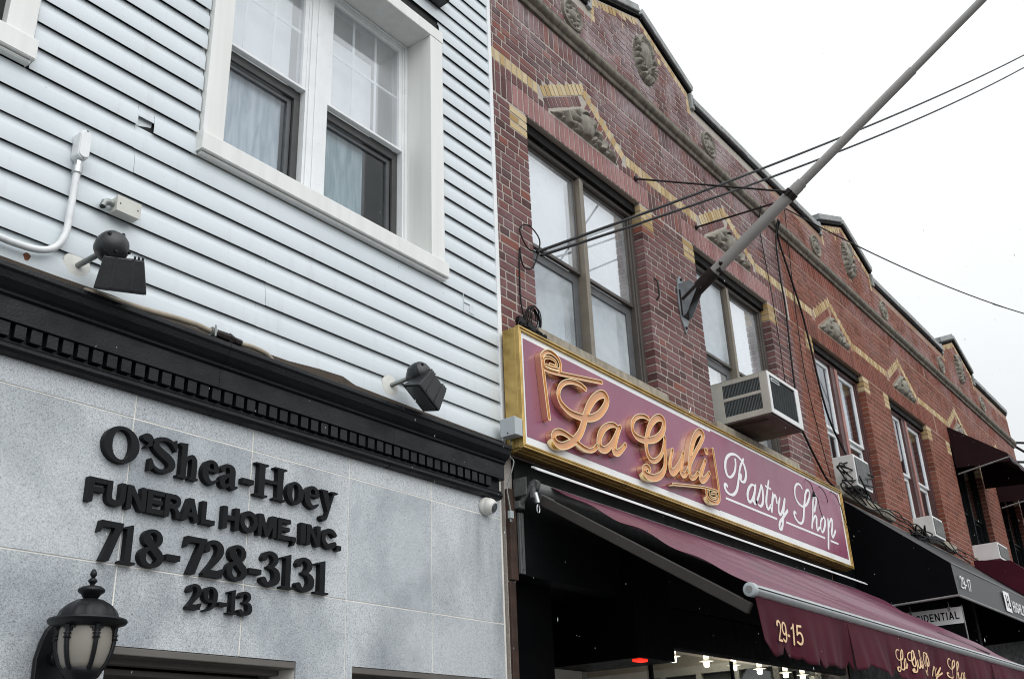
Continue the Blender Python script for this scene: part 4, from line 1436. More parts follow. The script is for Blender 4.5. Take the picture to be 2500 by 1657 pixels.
# ================================================================== PASTRY SHOP SIGN
LA_GULI = {
 'scroll_top': [[(4.933,3.685),(4.912,3.857),(4.890,4.068),(4.900,4.103),(4.943,4.136),(5.001,4.149),(5.064,4.134),(5.093,4.099),(5.088,4.045)], [(4.895,4.022),(4.932,4.011),(5.008,4.016),(5.112,4.031),(5.330,4.068),(5.589,4.112)], [(4.911,4.026),(4.907,4.070),(4.939,4.096),(5.004,4.106),(5.047,4.091),(5.038,4.065),(4.974,4.059)], [(4.935,4.043),(4.998,4.042),(5.082,4.056)]],
 'L': [[(5.377,4.004),(5.324,4.017),(5.243,4.014),(5.161,3.993),(5.091,3.951),(5.054,3.897),(5.055,3.851),(5.090,3.814),(5.165,3.787),(5.256,3.783),(5.352,3.794),(5.437,3.817),(5.527,3.865),(5.612,3.945),(5.641,4.003),(5.618,4.028),(5.562,4.018),(5.485,3.972),(5.421,3.910),(5.371,3.841),(5.335,3.768),(5.285,3.684),(5.225,3.624),(5.155,3.576),(5.075,3.540),(5.011,3.534),(4.974,3.556),(4.969,3.583),(5.000,3.611),(5.058,3.627),(5.134,3.621),(5.210,3.605),(5.286,3.584),(5.365,3.577),(5.429,3.598),(5.475,3.636)]],
 'a': [[(5.761,3.826),(5.718,3.836),(5.650,3.820),(5.572,3.776),(5.518,3.718),(5.496,3.657),(5.520,3.624),(5.580,3.632),(5.652,3.685),(5.713,3.756),(5.772,3.833)], [(5.788,3.841),(5.736,3.762),(5.691,3.686),(5.685,3.644),(5.726,3.643),(5.787,3.680),(5.839,3.725)]],
 'G': [[(6.196,4.008),(6.140,4.009),(6.064,3.990),(5.994,3.950),(5.958,3.900),(5.962,3.850),(6.004,3.822),(6.074,3.818),(6.173,3.836),(6.278,3.872),(6.370,3.932),(6.424,3.999),(6.426,4.051),(6.373,4.059),(6.299,4.028),(6.221,3.964),(6.171,3.892),(6.144,3.834),(6.128,3.779),(6.140,3.722),(6.187,3.692),(6.255,3.705),(6.331,3.757),(6.384,3.830),(6.416,3.908)], [(6.422,3.918),(6.403,3.825),(6.392,3.736),(6.369,3.670),(6.301,3.606),(6.204,3.566),(6.115,3.560),(6.067,3.581),(6.072,3.609),(6.112,3.630),(6.147,3.623),(6.134,3.602)]],
 'u': [[(6.523,3.844),(6.481,3.773),(6.457,3.706),(6.468,3.667),(6.518,3.678),(6.591,3.735),(6.650,3.801),(6.693,3.860)], [(6.693,3.860),(6.655,3.785),(6.628,3.725),(6.637,3.685),(6.684,3.690),(6.728,3.729)]],
 'l': [[(6.737,3.735),(6.787,3.795),(6.884,3.899),(7.001,4.010),(7.061,4.080),(7.050,4.108),(6.994,4.099),(6.918,4.044),(6.851,3.956),(6.800,3.853),(6.771,3.774),(6.758,3.708),(6.779,3.683),(6.834,3.699),(6.897,3.746)]],
 'i': [[(7.050,3.880),(6.996,3.813),(6.944,3.747),(6.934,3.706),(6.969,3.705),(7.030,3.735),(7.097,3.788)], [(7.086,3.963),(7.088,3.963)]],
 'scroll_bottom': [[(7.211,4.006),(7.222,3.880),(7.230,3.723),(7.225,3.620),(7.192,3.577),(7.128,3.556),(7.053,3.560),(7.006,3.588),(7.008,3.633)], [(6.470,3.573),(6.761,3.618),(6.990,3.649),(7.195,3.662)], [(7.053,3.637),(7.062,3.598),(7.118,3.591),(7.176,3.611),(7.168,3.635),(7.088,3.623)]]}
PASTRY_SHOP = {
 'P': [[(7.711,4.039),(7.702,3.990),(7.667,3.927),(7.605,3.877),(7.546,3.857),(7.506,3.878),(7.497,3.938),(7.533,4.008),(7.602,4.057),(7.677,4.082),(7.763,4.083),(7.858,4.047),(7.890,3.990),(7.882,3.932),(7.844,3.883),(7.790,3.866),(7.766,3.885),(7.785,3.920)], [(7.876,4.080),(7.815,4.022),(7.772,3.965),(7.732,3.886),(7.695,3.816),(7.653,3.761),(7.591,3.720),(7.530,3.708),(7.470,3.718),(7.444,3.743),(7.443,3.768),(7.468,3.784),(7.485,3.772)]],
 'a': [[(8.038,3.874),(8.004,3.884),(7.961,3.870),(7.901,3.825),(7.865,3.771),(7.867,3.724),(7.909,3.718),(7.966,3.759),(8.016,3.816),(8.050,3.879)], [(8.056,3.888),(8.007,3.798),(7.977,3.737),(7.997,3.717),(8.037,3.744)]],
 's': [[(8.025,3.730),(8.114,3.827),(8.178,3.912),(8.193,3.882),(8.186,3.816),(8.159,3.755),(8.110,3.718),(8.065,3.720)]],
 't': [[(8.353,3.984),(8.300,3.895),(8.244,3.795),(8.239,3.738),(8.264,3.720),(8.326,3.762)], [(8.267,3.926),(8.379,3.919)]],
 'r': [[(8.409,3.884),(8.362,3.785),(8.328,3.714)], [(8.359,3.776),(8.415,3.856),(8.466,3.874),(8.471,3.821)]],
 'y': [[(8.550,3.869),(8.497,3.785),(8.488,3.730),(8.523,3.720),(8.596,3.786),(8.659,3.873)], [(8.667,3.883),(8.600,3.762),(8.556,3.672),(8.511,3.601),(8.472,3.575),(8.451,3.591),(8.481,3.643),(8.565,3.698),(8.691,3.782)]],
 'S': [[(9.129,4.075),(9.101,4.098),(9.042,4.100),(8.977,4.069),(8.936,4.011),(8.934,3.950),(8.979,3.907),(9.068,3.890),(9.166,3.920),(9.253,3.984),(9.305,4.047),(9.297,4.084),(9.250,4.077),(9.190,4.025),(9.130,3.926),(9.079,3.830),(9.039,3.759),(8.980,3.716),(8.906,3.715),(8.850,3.747),(8.839,3.779),(8.858,3.802),(8.884,3.794)]],
 'h': [[(9.227,3.716),(9.310,3.871),(9.361,3.986),(9.422,4.059),(9.465,4.064),(9.444,4.002),(9.361,3.898)], [(9.275,3.786),(9.345,3.844),(9.387,3.840),(9.358,3.765),(9.359,3.713),(9.423,3.750)]],
 'o': [[(9.555,3.871),(9.488,3.822),(9.455,3.755),(9.474,3.713),(9.538,3.751),(9.603,3.833),(9.593,3.874),(9.555,3.871)]],
 'p': [[(9.691,3.875),(9.650,3.752),(9.577,3.580)], [(9.683,3.802),(9.750,3.874),(9.800,3.885),(9.771,3.807),(9.730,3.747),(9.748,3.708),(9.847,3.786)]]}
UNDERLINES = [[(7.435, 3.662), (8.428, 3.668)], [(8.623, 3.667), (9.531, 3.664)], [(9.67, 3.663), (9.872, 3.664)]]
SG = thing('shop_sign', 'long maroon fascia sign in gold frame reading La Guli Pastry Shop', 'sign', (7.43, -.1, 3.455))
SX0, SX1, SZ0, SZ1 = 4.695, 10.175, 3.452, 4.252
MB().box(SX0 + .004, SX1 - .004, -.152, -.05, SZ0 + .004, SZ1 - .004).box(4.80, 10.0, -.0505, -.004, SZ0 + .05, SZ1 - .05).build('cabinet', 'gold', SG, bev=.006)
# grooved gold frame
bz = MB()
for a, b, dy in ((0, .012, -.184), (.0125, .018, -.176), (.0185, .030, -.180)):
    bz.box(SX0 + a, SX1 - a, dy, -.153, SZ1 - b, SZ1 - a)
    bz.box(SX0 + a, SX1 - a, dy, -.153, SZ0 + a, SZ0 + b)
    bz.box(SX0 + a, SX0 + b, dy, -.153, SZ0 + b, SZ1 - b)
    bz.box(SX1 - b, SX1 - a, dy, -.153, SZ0 + b, SZ1 - b)
bz.build('frame', 'gold', SG, bev=.0015, seg=1)
und = MB()
for a, b, z in ((-.15, -.125, .0), (-.12, -.09, -.006), (-.085, -.055, .0)):
    und.box(SX0 + .01, SX1 - .01, a, b, SZ0 - .006 + z, SZ0 + .0035)
und.build('bottom_moulding', 'gold', SG, bev=.002)
MB().box(SX0 + .03, 7.305, -.166, -.153, SZ0 + .03, SZ1 - .03).box(7.3065, SX1 - .03, -.166, -.153, SZ0 + .03, SZ1 - .03).build('white_border', 'sign_white', SG)
MB().box(4.757, 7.305, -.1685, -.1663, 3.536, 4.183).box(7.3065, 10.105, -.1682, -.1663, 3.541, 4.198).build('face_panel', 'sign_maroon', SG)

def channel_letter(nm, paths, hw, parent):
    strokes = []
    for P in paths:
        n = len(P)
        q = [(x, z, hw(i / max(1, n - 1), P)) for i, (x, z) in enumerate(P)]
        strokes.append(smooth_path(q, 5).tolist())
    lo, li = glyph_loops(strokes, [], 0.0035, (0.0, -0.0052))
    yb, yf, ym = -.170, -.215, -.204
    mb = MB()
    walls(mb, lo, lambda x, z: (x, yf, z), lambda x, z: (x, yb, z))
    walls(mb, li, lambda x, z: (x, ym, z), lambda x, z: (x, yf, z))
    fill(mb, lo + li, lambda x, z: (x, yf, z))
    o = mb.build(nm, 'gold_bright', parent)
    fm = MB()
    fill(fm, li, lambda x, z: (x, ym, z))
    f = fm.build('letter_face', 'peach_face', o)
    return o
for ch, paths in LA_GULI.items():
    if ch.startswith('scroll'):
        channel_letter('scroll_ornament', paths, lambda t, P: .0165 if len(P) > 5 and P[0][0] not in (4.911, 7.053) else .011, SG)
    elif ch == 'i':
        channel_letter('letter', [paths[0]], lambda t, P: .018 + .010 * math.sin(math.pi * t), SG)
        channel_letter('letter', [paths[1]], lambda t, P: .030, SG)
    else:
        k = {'L': .013, 'a': .012, 'G': .011, 'u': .012, 'l': .011}[ch]
        channel_letter('letter', paths, lambda t, P, k=k: .018 + k * math.sin(math.pi * t) ** 2, SG)

def flat_script(glyphs, fn, hw0, hw1, cell=.004):
    mb = MB()
    for ch, paths in glyphs.items():
        strokes = []
        for P in paths:
            n = len(P)
            q = []
            for i, (x, z) in enumerate(P):
                a, b = P[max(0, i - 1)], P[min(n - 1, i + 1)]
                dz = abs(b[1] - a[1]) / (math.hypot(b[0] - a[0], b[1] - a[1]) + 1e-6)
                up = (b[1] - a[1]) * (b[0] - a[0])
                q.append((x, z, hw0 + hw1 * dz * (1.0 if (i / n) > .25 else .6)))
            strokes.append(smooth_path(q, 5).tolist())
        (lo,) = glyph_loops(strokes, [], cell, (0.0,))
        fill(mb, lo, fn)
    return mb
flat_script(PASTRY_SHOP, lambda x, z: (x, -.1705, z), .0095, .010).build('script_text', 'text_white', SG)
ul = MB()
for (a, b) in UNDERLINES:
    ul.box(a[0], b[0], -.1702, -.1684, a[1] - .011, a[1] + .008)
ul.build('underline', 'text_white', SG)

# ================================================================== RETRACTABLE AWNING
AW = thing('retractable_awning', 'maroon retractable awning with silver front bar below the pastry shop sign', 'awning', (7.5, -.7, 3.2))
FBY, FBL, FBR = -1.377, 4.95, 11.4
def fbz(x):
    return 2.484 - .0085 * (x - 4.95)
RX1 = 10.28
MB().prism_x([(-.212, 3.332), (-.228, 3.330), (-.250, 3.312), (-.250, 3.304), (-.244, 3.304), (-.225, 3.320), (-.212, 3.324)], 4.72, RX1).build('hood', 'rail_white', AW)
MB().tube([(4.86, -.13, 3.245), (RX1 - .1, -.13, 3.245)], .038, 14).build('roller', 'aluminium_dull', AW, smooth=True)
def cloth(u, v):
    x = 4.985 + (10.25 - 4.985) * u
    if v > 0:
        x += v * (.02 + .55 * u)
    y0, z0 = -.155, 3.27
    y1, z1 = FBY + .01, fbz(x) + .036
    sag = -.03 * math.sin(math.pi * v) * min(1, u * 5) * (0.55 + .45 * math.sin(math.pi * u))
    d = u * 5.2 - v * 1.9
    rip = min(1, u * 3) ** 2 * .026 * math.sin(5.2 * d + 1.0) * math.sin(math.pi * v) + .012 * math.sin(13 * d + 3 * v) * math.sin(math.pi * v) ** .7
    crease = -.085 * math.exp(-((u - .22 - .45 * v) / .022) ** 2) * math.sin(math.pi * v) - .08 * math.exp(-((u - .50 - .36 * v) / .018) ** 2) * math.sin(math.pi * min(1, v * 1.1))
    return (x, y0 + (y1 - y0) * v, z0 + (z1 - z0) * v + sag + rip + crease)
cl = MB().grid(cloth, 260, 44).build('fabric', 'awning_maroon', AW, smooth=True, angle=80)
sol = cl.modifiers.new('thickness', 'SOLIDIFY')
sol.thickness = .0015
bar = MB()
bp = []
for k in range(16):
    t = 2 * math.pi * k / 16
    bp.append((math.cos(t) * .034, math.sin(t) * .034))
for (dx, rr) in ((0, 1),):
    v = [(FBL + .035, FBY + a, fbz(FBL) + b) for a, b in bp] + [(FBR, FBY + a, fbz(FBR) + b) for a, b in bp]
    bar.add(v, [(i, (i + 1) % 16, 16 + (i + 1) % 16, 16 + i) for i in range(16)])
bar.build('front_bar', 'aluminium', AW, smooth=True)
MB().add([(FBL + .04, FBY - .036, fbz(FBL) + .004), (FBR, FBY - .036, fbz(FBR) + .004), (FBR, FBY - .036, fbz(FBR) + .009), (FBL + .04, FBY - .036, fbz(FBL) + .009), (FBL + .04, FBY - .03, fbz(FBL) + .004), (FBR, FBY - .03, fbz(FBR) + .004), (FBR, FBY - .03, fbz(FBR) + .009), (FBL + .04, FBY - .03, fbz(FBL) + .009)], [(0, 1, 2, 3), (0, 4, 5, 1), (3, 2, 6, 7)]).build('bar_groove', 'cable_black', AW)
MB().lathe((FBL, FBY, fbz(FBL)), (1, 0, 0), [(.030, 0), (.036, .004), (.037, .034)], 24).build('end_cap', 'box_grey', AW, smooth=True, angle=50)
MB().lathe((FBL - .0015, FBY, fbz(FBL)), (1, 0, 0), [(.019, 0), (.019, .002)], 20).build('cap_emblem', 'aluminium_dull', AW)
def vw(x, z):
    f = min(1.0, (2.455 - z) / .30)
    return -1.385 - .004 + f * (.020 * math.sin(7.3 * x + .6) + .010 * math.sin(17 * x + 1.7 * z) + .004 * math.sin(41 * x) - .01)
rv = random.Random(5)
JAG = [rv.uniform(0, 1) for _ in range(400)]
def vbot(x):
    b = 2.16 - .006 * (x - 5) + .018 * math.sin(4.1 * x) + .014 * math.sin(11.7 * x + 1)
    i = int(x * 22)
    b += .022 * (JAG[i % 400] + (JAG[(i + 1) % 400] - JAG[i % 400]) * (x * 22 - i))
    for s in (5.28, 5.72, 6.22, 6.98, 7.66, 8.5):
        d = abs(x - s)
        if d < .035:
            b += .05 * (1 - d / .035)
    if x < 5.12:
        b += .04 * (5.12 - x) / .12
    return b
def val(x0, x1, off=0.0, n=120):
    def fn(u, v):
        x = x0 + (x1 - x0) * u
        zt = fbz(x) - .028
        z = zt + (vbot(x) - zt) * v
        return (x + .03 * v * math.sin(3 * x), vw(x, z) + off * v, z)
    return MB().grid(fn, n, 14)
for a, b, off, n in ((4.985, 6.275, 0.0, 130), (6.265, 7.76, -.016, 140), (7.75, 9.6, .012, 130), (9.59, 11.3, -.012, 90)):
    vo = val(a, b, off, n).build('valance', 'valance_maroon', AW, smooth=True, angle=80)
    sm_ = vo.modifiers.new('thickness', 'SOLIDIFY')
    sm_.thickness = .0012
    sm_.offset = 1.0
# arm, brackets and guide rail
MB().obox((4.94, -.755, 2.782), (.022, .002, .001), (.045, -.60, -.388), (0, -.016, .025)).build('arm', 'arm_grey', AW, bev=.005)
MB().obox((4.915, -.15, 3.172), (.03, 0, 0), (0, -.05, -.032), (0, -.018, .028)).build('arm_joint', 'iron_grey', AW, bev=.006)
MB().obox((9.9, -.735, 2.82), (.022, 0, 0), (0, -.575, -.325), (0, -.015, .027)).build('arm', 'arm_grey', AW, bev=.005)
MB().box(4.775, 4.783, -.13, -.032, 3.19, 3.30).box(4.775, 4.83, -.075, -.032, 3.12, 3.165).box(4.80, 4.83, -.16, -.135, 3.17, 3.27).obox((4.80, -.11, 3.2), (.010, 0, 0), (0, .045, -.05), (0, -.010, -.008)).build('wall_bracket', 'iron_grey', AW, bev=.004)
MB().lathe((4.825, -.145, 3.255), (1, 0, 0), [(.03, 0), (.034, .008), (.034, .03), (.02, .036)], 20).build('gear_wheel', 'iron_grey', AW, smooth=True)
MB().tube([(4.82, -.16, 3.20), (4.83, -.17, 3.14)], .015, 12).build('gear_shaft', 'aluminium', AW, smooth=True)
MB().tube([(4.83 + .014 * math.cos(t), -.17, 3.105 + .026 * math.sin(t)) for t in [2 * math.pi * k / 16 for k in range(17)]], .0035, 6).build('crank_eye', 'aluminium', AW, smooth=True)
MB().box(4.80, 4.845, -.05, -.031, 2.74, 3.10).box(4.815, 4.822, -.058, -.0505, 2.76, 3.10).build('guide_rail', 'iron_grey', AW, bev=.003)

# text on the valance
def cloth_text(nm, mb_loops, off):
    mb = MB()
    for lo in mb_loops:
        fill(mb, lo, lambda x, z: (x + .03 * min(1, max(0, (2.455 - z) / .3)) * math.sin(3 * x), vw(x, z) - .012 + off * min(1, max(0, (2.455 - z) / .3)), z))
    return mb.build(nm, 'text_cream', AW)
DIG = {
 '2': [st((.08, .76, .065), (.14, .9, .065), (.3, .955, .06), (.46, .88, .065), (.5, .72, .065), (.4, .5, .06), (.2, .25, .055), (.08, .06, .055)), [(.08, .055, .058), (.54, .055, .058)]],
 '9': [ell(.29, .67, .2, .275, .055, .01), st((.49, .67, .065), (.49, .4, .065), (.42, .15, .06), (.27, .055, .055), (.1, .15, .055))],
 '-': [[(.05, .38, .06), (.3, .38, .06)]],
 '1': [[(.28, .97, .06), (.28, .03, .06)], st((.28, .93, .05), (.18, .82, .05), (.06, .76, .05))],
 '5': [[(.14, .94, .058), (.48, .94, .058)], [(.14, .94, .055), (.1, .5, .05)], st((.1, .52, .05), (.25, .61, .055), (.42, .56, .062), (.5, .36, .065), (.42, .13, .06), (.25, .055, .055), (.08, .15, .055))],
 '7': [[(.06, .94, .06), (.5, .94, .06)], [(.5, .94, .055), (.2, .03, .06)]],
}
def digits(txt, x, z, h, wk):
    out = []
    for ch in txt:
        (lo,) = glyph_loops(DIG[ch], [], .016, (0.0,))
        out.append([[(x + px * h * wk, z + py * h) for px, py in l] for l in lo])
        x += (.50 if ch == '-' else .46 if ch == '1' else .62) * h * wk
    return out
cloth_text('number_text', digits('29-15', 5.165, 2.243, .108, 1.16), 0.0)
def vtext(glyphs, x0, x1, z0, h, src, off):
    X = [p[0] for g in glyphs.values() for s in g for p in s]
    Z = [p[1] for g in glyphs.values() for s in g for p in s]
    kx, kz = (x1 - x0) / (max(X) - min(X)), h / (max(Z) - min(Z))
    loops = []
    for ch, paths in glyphs.items():
        strokes = []
        for P in paths:
            n = len(P)
            q = []
            for i, (x, z) in enumerate(P):
                a, b = P[max(0, i - 1)], P[min(n - 1, i + 1)]
                dz = abs(b[1] - a[1]) / (math.hypot(b[0] - a[0], b[1] - a[1]) + 1e-6)
                q.append((x0 + (x - min(X)) * kx, z0 + (z - min(Z)) * kz, .0034 + .0060 * dz * (1 if i / n > .3 else .45)))
            strokes.append(smooth_path(q, 5).tolist())
        (lo,) = glyph_loops(strokes, [], .0021, (0.0,))
        loops.append(lo)
    return cloth_text('script_text', loops, off)
vtext({k: LA_GULI[k] for k in ('L', 'a', 'G', 'u', 'l', 'i')}, 7.00, 7.57, 2.20, .165, None, -.014)
vtext({'P': PASTRY_SHOP['P']}, 7.60, 7.745, 2.205, .155, None, -.014)
vtext({k: PASTRY_SHOP[k] for k in 'ryShop'}, 7.87, 8.72, 2.17, .19, None, .014)

# ================================================================== BLACK AWNING NEXT DOOR
BW = thing('black_awning', 'black fabric shop awning with white number 29-17 on its front', 'awning', (13.0, -.5, 3.2))
ax0, ax1 = 10.66, 15.3
T_, F1, F2 = (-.03, 4.262), (-.972, 3.462), (-.985, 3.148)
MB().grid(lambda u, v: (ax0 + (ax1 - ax0) * u, T_[0] + (F1[0] - T_[0]) * v, T_[1] + (F1[1] - T_[1]) * v - .014 * math.sin(math.pi * v)), 40, 8).build('top_panel', 'awning_black_top', BW, smooth=True)
MB().grid(lambda u, v: (ax0 + (ax1 - ax0) * u, F1[0] + (F2[0] - F1[0]) * v + .002 * math.sin(9 * u), F1[1] + (F2[1] - F1[1]) * v), 40, 4).build('front_panel', 'awning_black_top', BW, smooth=True)
for x, d in ((ax0, 1), (ax1, -1)):
    v = [(x, *T_), (x, *F1), (x, *F2), (x, -.03, 3.12)]
    v2 = [(x + .004 * d, b, c) for _, b, c in v]
    MB().add(v + v2, [(0, 1, 2, 3), (7, 6, 5, 4)]).build('side_panel', 'awning_black', BW)
MB().tube([(ax0, F2[0], F2[1]), (ax1, F2[0], F2[1])], .012, 8).tube([(ax0, F2[0], F2[1]), (ax0, -.03, 3.12)], .012, 8).tube([(ax0, F1[0], F1[1]), (ax1, F1[0], F1[1])], .007, 8).build('frame', 'aluminium_dull', BW, smooth=True)
MB().box(ax0 + .05, ax1 - .05, -.028, -.003, 4.20, 4.275).build('wall_batten', 'aluminium_dull', BW)
def flat_text(nm, loops, fn, parent, material='text_white'):
    mb = MB()
    for lo in loops:
        fill(mb, lo, fn)
    return mb.build(nm, material, parent)
fpn = lambda x, z: (x, -.994, z)
flat_text('number_text', digits('29-17', 10.80, 3.236, .122, 1.15), fpn, BW)
MB().box(12.55, 12.80, -.9965, -.9935, 3.19, 3.41).build('logo_plate', 'text_white', BW)
MB().box(12.62, 12.645, -.9985, -.997, 3.235, 3.37).box(12.70, 12.725, -.9985, -.997, 3.235, 3.37).box(12.645, 12.70, -.9985, -.997, 3.29, 3.31).box(12.725, 12.77, -.9985, -.997, 3.235, 3.255).build('logo_mark', 'awning_black', BW)
CAPS = {
 'H': [rect(0, .16, 0, 1), rect(.5, .66, 0, 1), rect(.1, .6, .42, .58)], 'I': [rect(0, .16, 0, 1)], 'L': [rect(0, .16, 0, 1), rect(0, .55, 0, .16)],
 'N': [rect(0, .16, 0, 1), rect(.54, .7, 0, 1), [(0, 1), (.18, 1), (.7, 0), (.52, 0)]], 'E': [rect(0, .16, 0, 1), rect(0, .55, .84, 1), rect(0, .5, .42, .58), rect(0, .56, 0, .16)],
 'T': [rect(.23, .39, 0, 1), rect(0, .62, .84, 1)], 'A': [[(0, 0), (.18, 0), (.45, 1), (.28, 1)], [(.73, 0), (.55, 0), (.28, 1), (.45, 1)], rect(.14, .58, .22, .37)]}
CAPS_S = {
 'G': [[(.34 + .28 * math.cos(t), .5 + .41 * math.sin(t), .085) for t in [R(40 + 300 * k / 24) for k in range(25)]], [(.38, .42, .075), (.6, .42, .075)]],
 'R': [[(.08, .08, .08), (.08, .92, .08)], st((.08, .92, .08), (.38, .92, .08), (.5, .75, .08), (.38, .55, .08), (.08, .55, .08)), [(.35, .5, .08), (.54, .08, .08)]],
 'S': [st((.5, .78, .08), (.42, .9, .08), (.28, .92, .08), (.11, .82, .08), (.14, .62, .08), (.3, .5, .08), (.48, .38, .08), (.5, .2, .08), (.34, .08, .08), (.16, .1, .08), (.08, .22, .08))],
 'D': [[(.08, .08, .08), (.08, .92, .08)], st((.08, .92, .08), (.35, .9, .08), (.56, .72, .08), (.58, .4, .08), (.46, .15, .08), (.25, .08, .08), (.08, .08, .08))]}
WID = {'I': .16, 'T': .62, 'A': .73, 'N': .7, 'H': .66, 'E': .56, 'L': .55, 'G': .68, 'R': .62, 'S': .6, 'D': .68}
def caps(txt, x, z, h, wk, gap=.18):
    out = []
    for ch in txt:
        if ch in CAPS:
            (lo,) = glyph_loops([], CAPS[ch], .014, (0.0,))
        else:
            (lo,) = glyph_loops(CAPS_S[ch], [], .014, (0.0,))
        out.append([[(x + px * h * wk, z + py * h) for px, py in l] for l in lo])
        x += (WID[ch] + gap) * h * wk
    return out, x
lp, _ = caps('HIGHLINE', 12.90, 3.215, .125, 1.1)
flat_text('name_text', lp, fpn, BW)
lp, _ = caps('RESIDENTIAL', 13.9, 3.215, .10, 1.0)
flat_text('name_text', lp, fpn, BW)

# ---- hanging sign under it
HS = thing('hanging_sign', 'hanging white over black sign reading RESIDENTIAL under the black awning', 'sign', (10.95, -.6, 2.9))
hx = 10.93
MB().box(hx, hx + .02, -.915, -.33, 2.922, 3.08).build('white_band', 'sign_white', HS)
MB().box(hx, hx + .02, -.915, -.33, 2.50, 2.9205).build('black_board', 'store_black', HS)
MB().tube([(hx + .01, -.922, 3.09), (hx + .01, -.922, 2.49)], .006, 6).tube([(hx + .01, -.324, 3.09), (hx + .01, -.324, 2.49)], .006, 6).build('edge_rod', 'aluminium_dull', HS)
for y in (-.80, -.42):
    MB().tube([(hx + .01, y, 3.14), (hx + .01, y, 3.07)], .004, 6).box(hx - .004, hx + .024, y - .012, y + .012, 3.045, 3.09).build('hanger', 'aluminium_dull', HS)
lp, xe = caps('RESIDENTIAL', 0, 0, .075, .80)
k = .53 / xe
flat_text('sign_text', [[[(x * k, z) for x, z in l] for l in lo] for lo in lp], lambda x, z: (hx - .003, -.365 - x, 2.965 + z), HS, 'letter_black')
lp, xe = caps('LEASE', 0, 0, .07, .9)
flat_text('sign_text', lp, lambda x, z: (hx - .003, -.40 - x, 2.80 + z), HS)

# ================================================================== WINE AWNINGS FURTHER ALONG
def small_awning(label, x0, x1, top, f1, f2, material):
    A = thing('fabric_awning', label, 'awning', ((x0 + x1) / 2, -.4, f2[1]), 'wine fabric awnings')
    MB().grid(lambda u, v: (x0 + (x1 - x0) * u, top[0] + (f1[0] - top[0]) * v, top[1] + (f1[1] - top[1]) * v - .02 * math.sin(math.pi * v)), 16, 6).build('top_panel', material, A, smooth=True)
    MB().grid(lambda u, v: (x0 + (x1 - x0) * u, f1[0] + (f2[0] - f1[0]) * v + .008 * math.sin(20 * u) * v, f1[1] + (f2[1] - f1[1]) * v), 40, 3).build('valance', material, A, smooth=True)
    for x in (x0, x1):
        MB().add([(x, *top), (x, *f1), (x, *f2), (x, top[0], f2[1] + .05)], [(0, 1, 2, 3)]).build('side_panel', material, A)
    MB().tube([(x0, f2[0] + .02, f2[1] + .06), (x1, f2[0] + .02, f2[1] + .06)], .012, 6).tube([(x0, -.02, f2[1] - .05), (x0, f2[0] + .02, f2[1] + .06)], .012, 6).build('frame', 'aluminium_dull', A, smooth=True)
    return A
small_awning('wine red awning over the first upper window of the far brick building', 16.08, 17.75, (-.01, 6.45), (-.76, 5.86), (-.79, 5.74), 'awning_wine')
small_awning('wine red awning over the last upper window of the brick row', 18.65, 20.35, (-.01, 6.35), (-.76, 5.80), (-.79, 5.68), 'awning_wine')
small_awning('maroon shop awning beyond the black awning, under the far brick building', 15.35, 20.9, (-.13, 4.27), (-.6, 4.20), (-1.3, 3.55), 'valance_maroon')

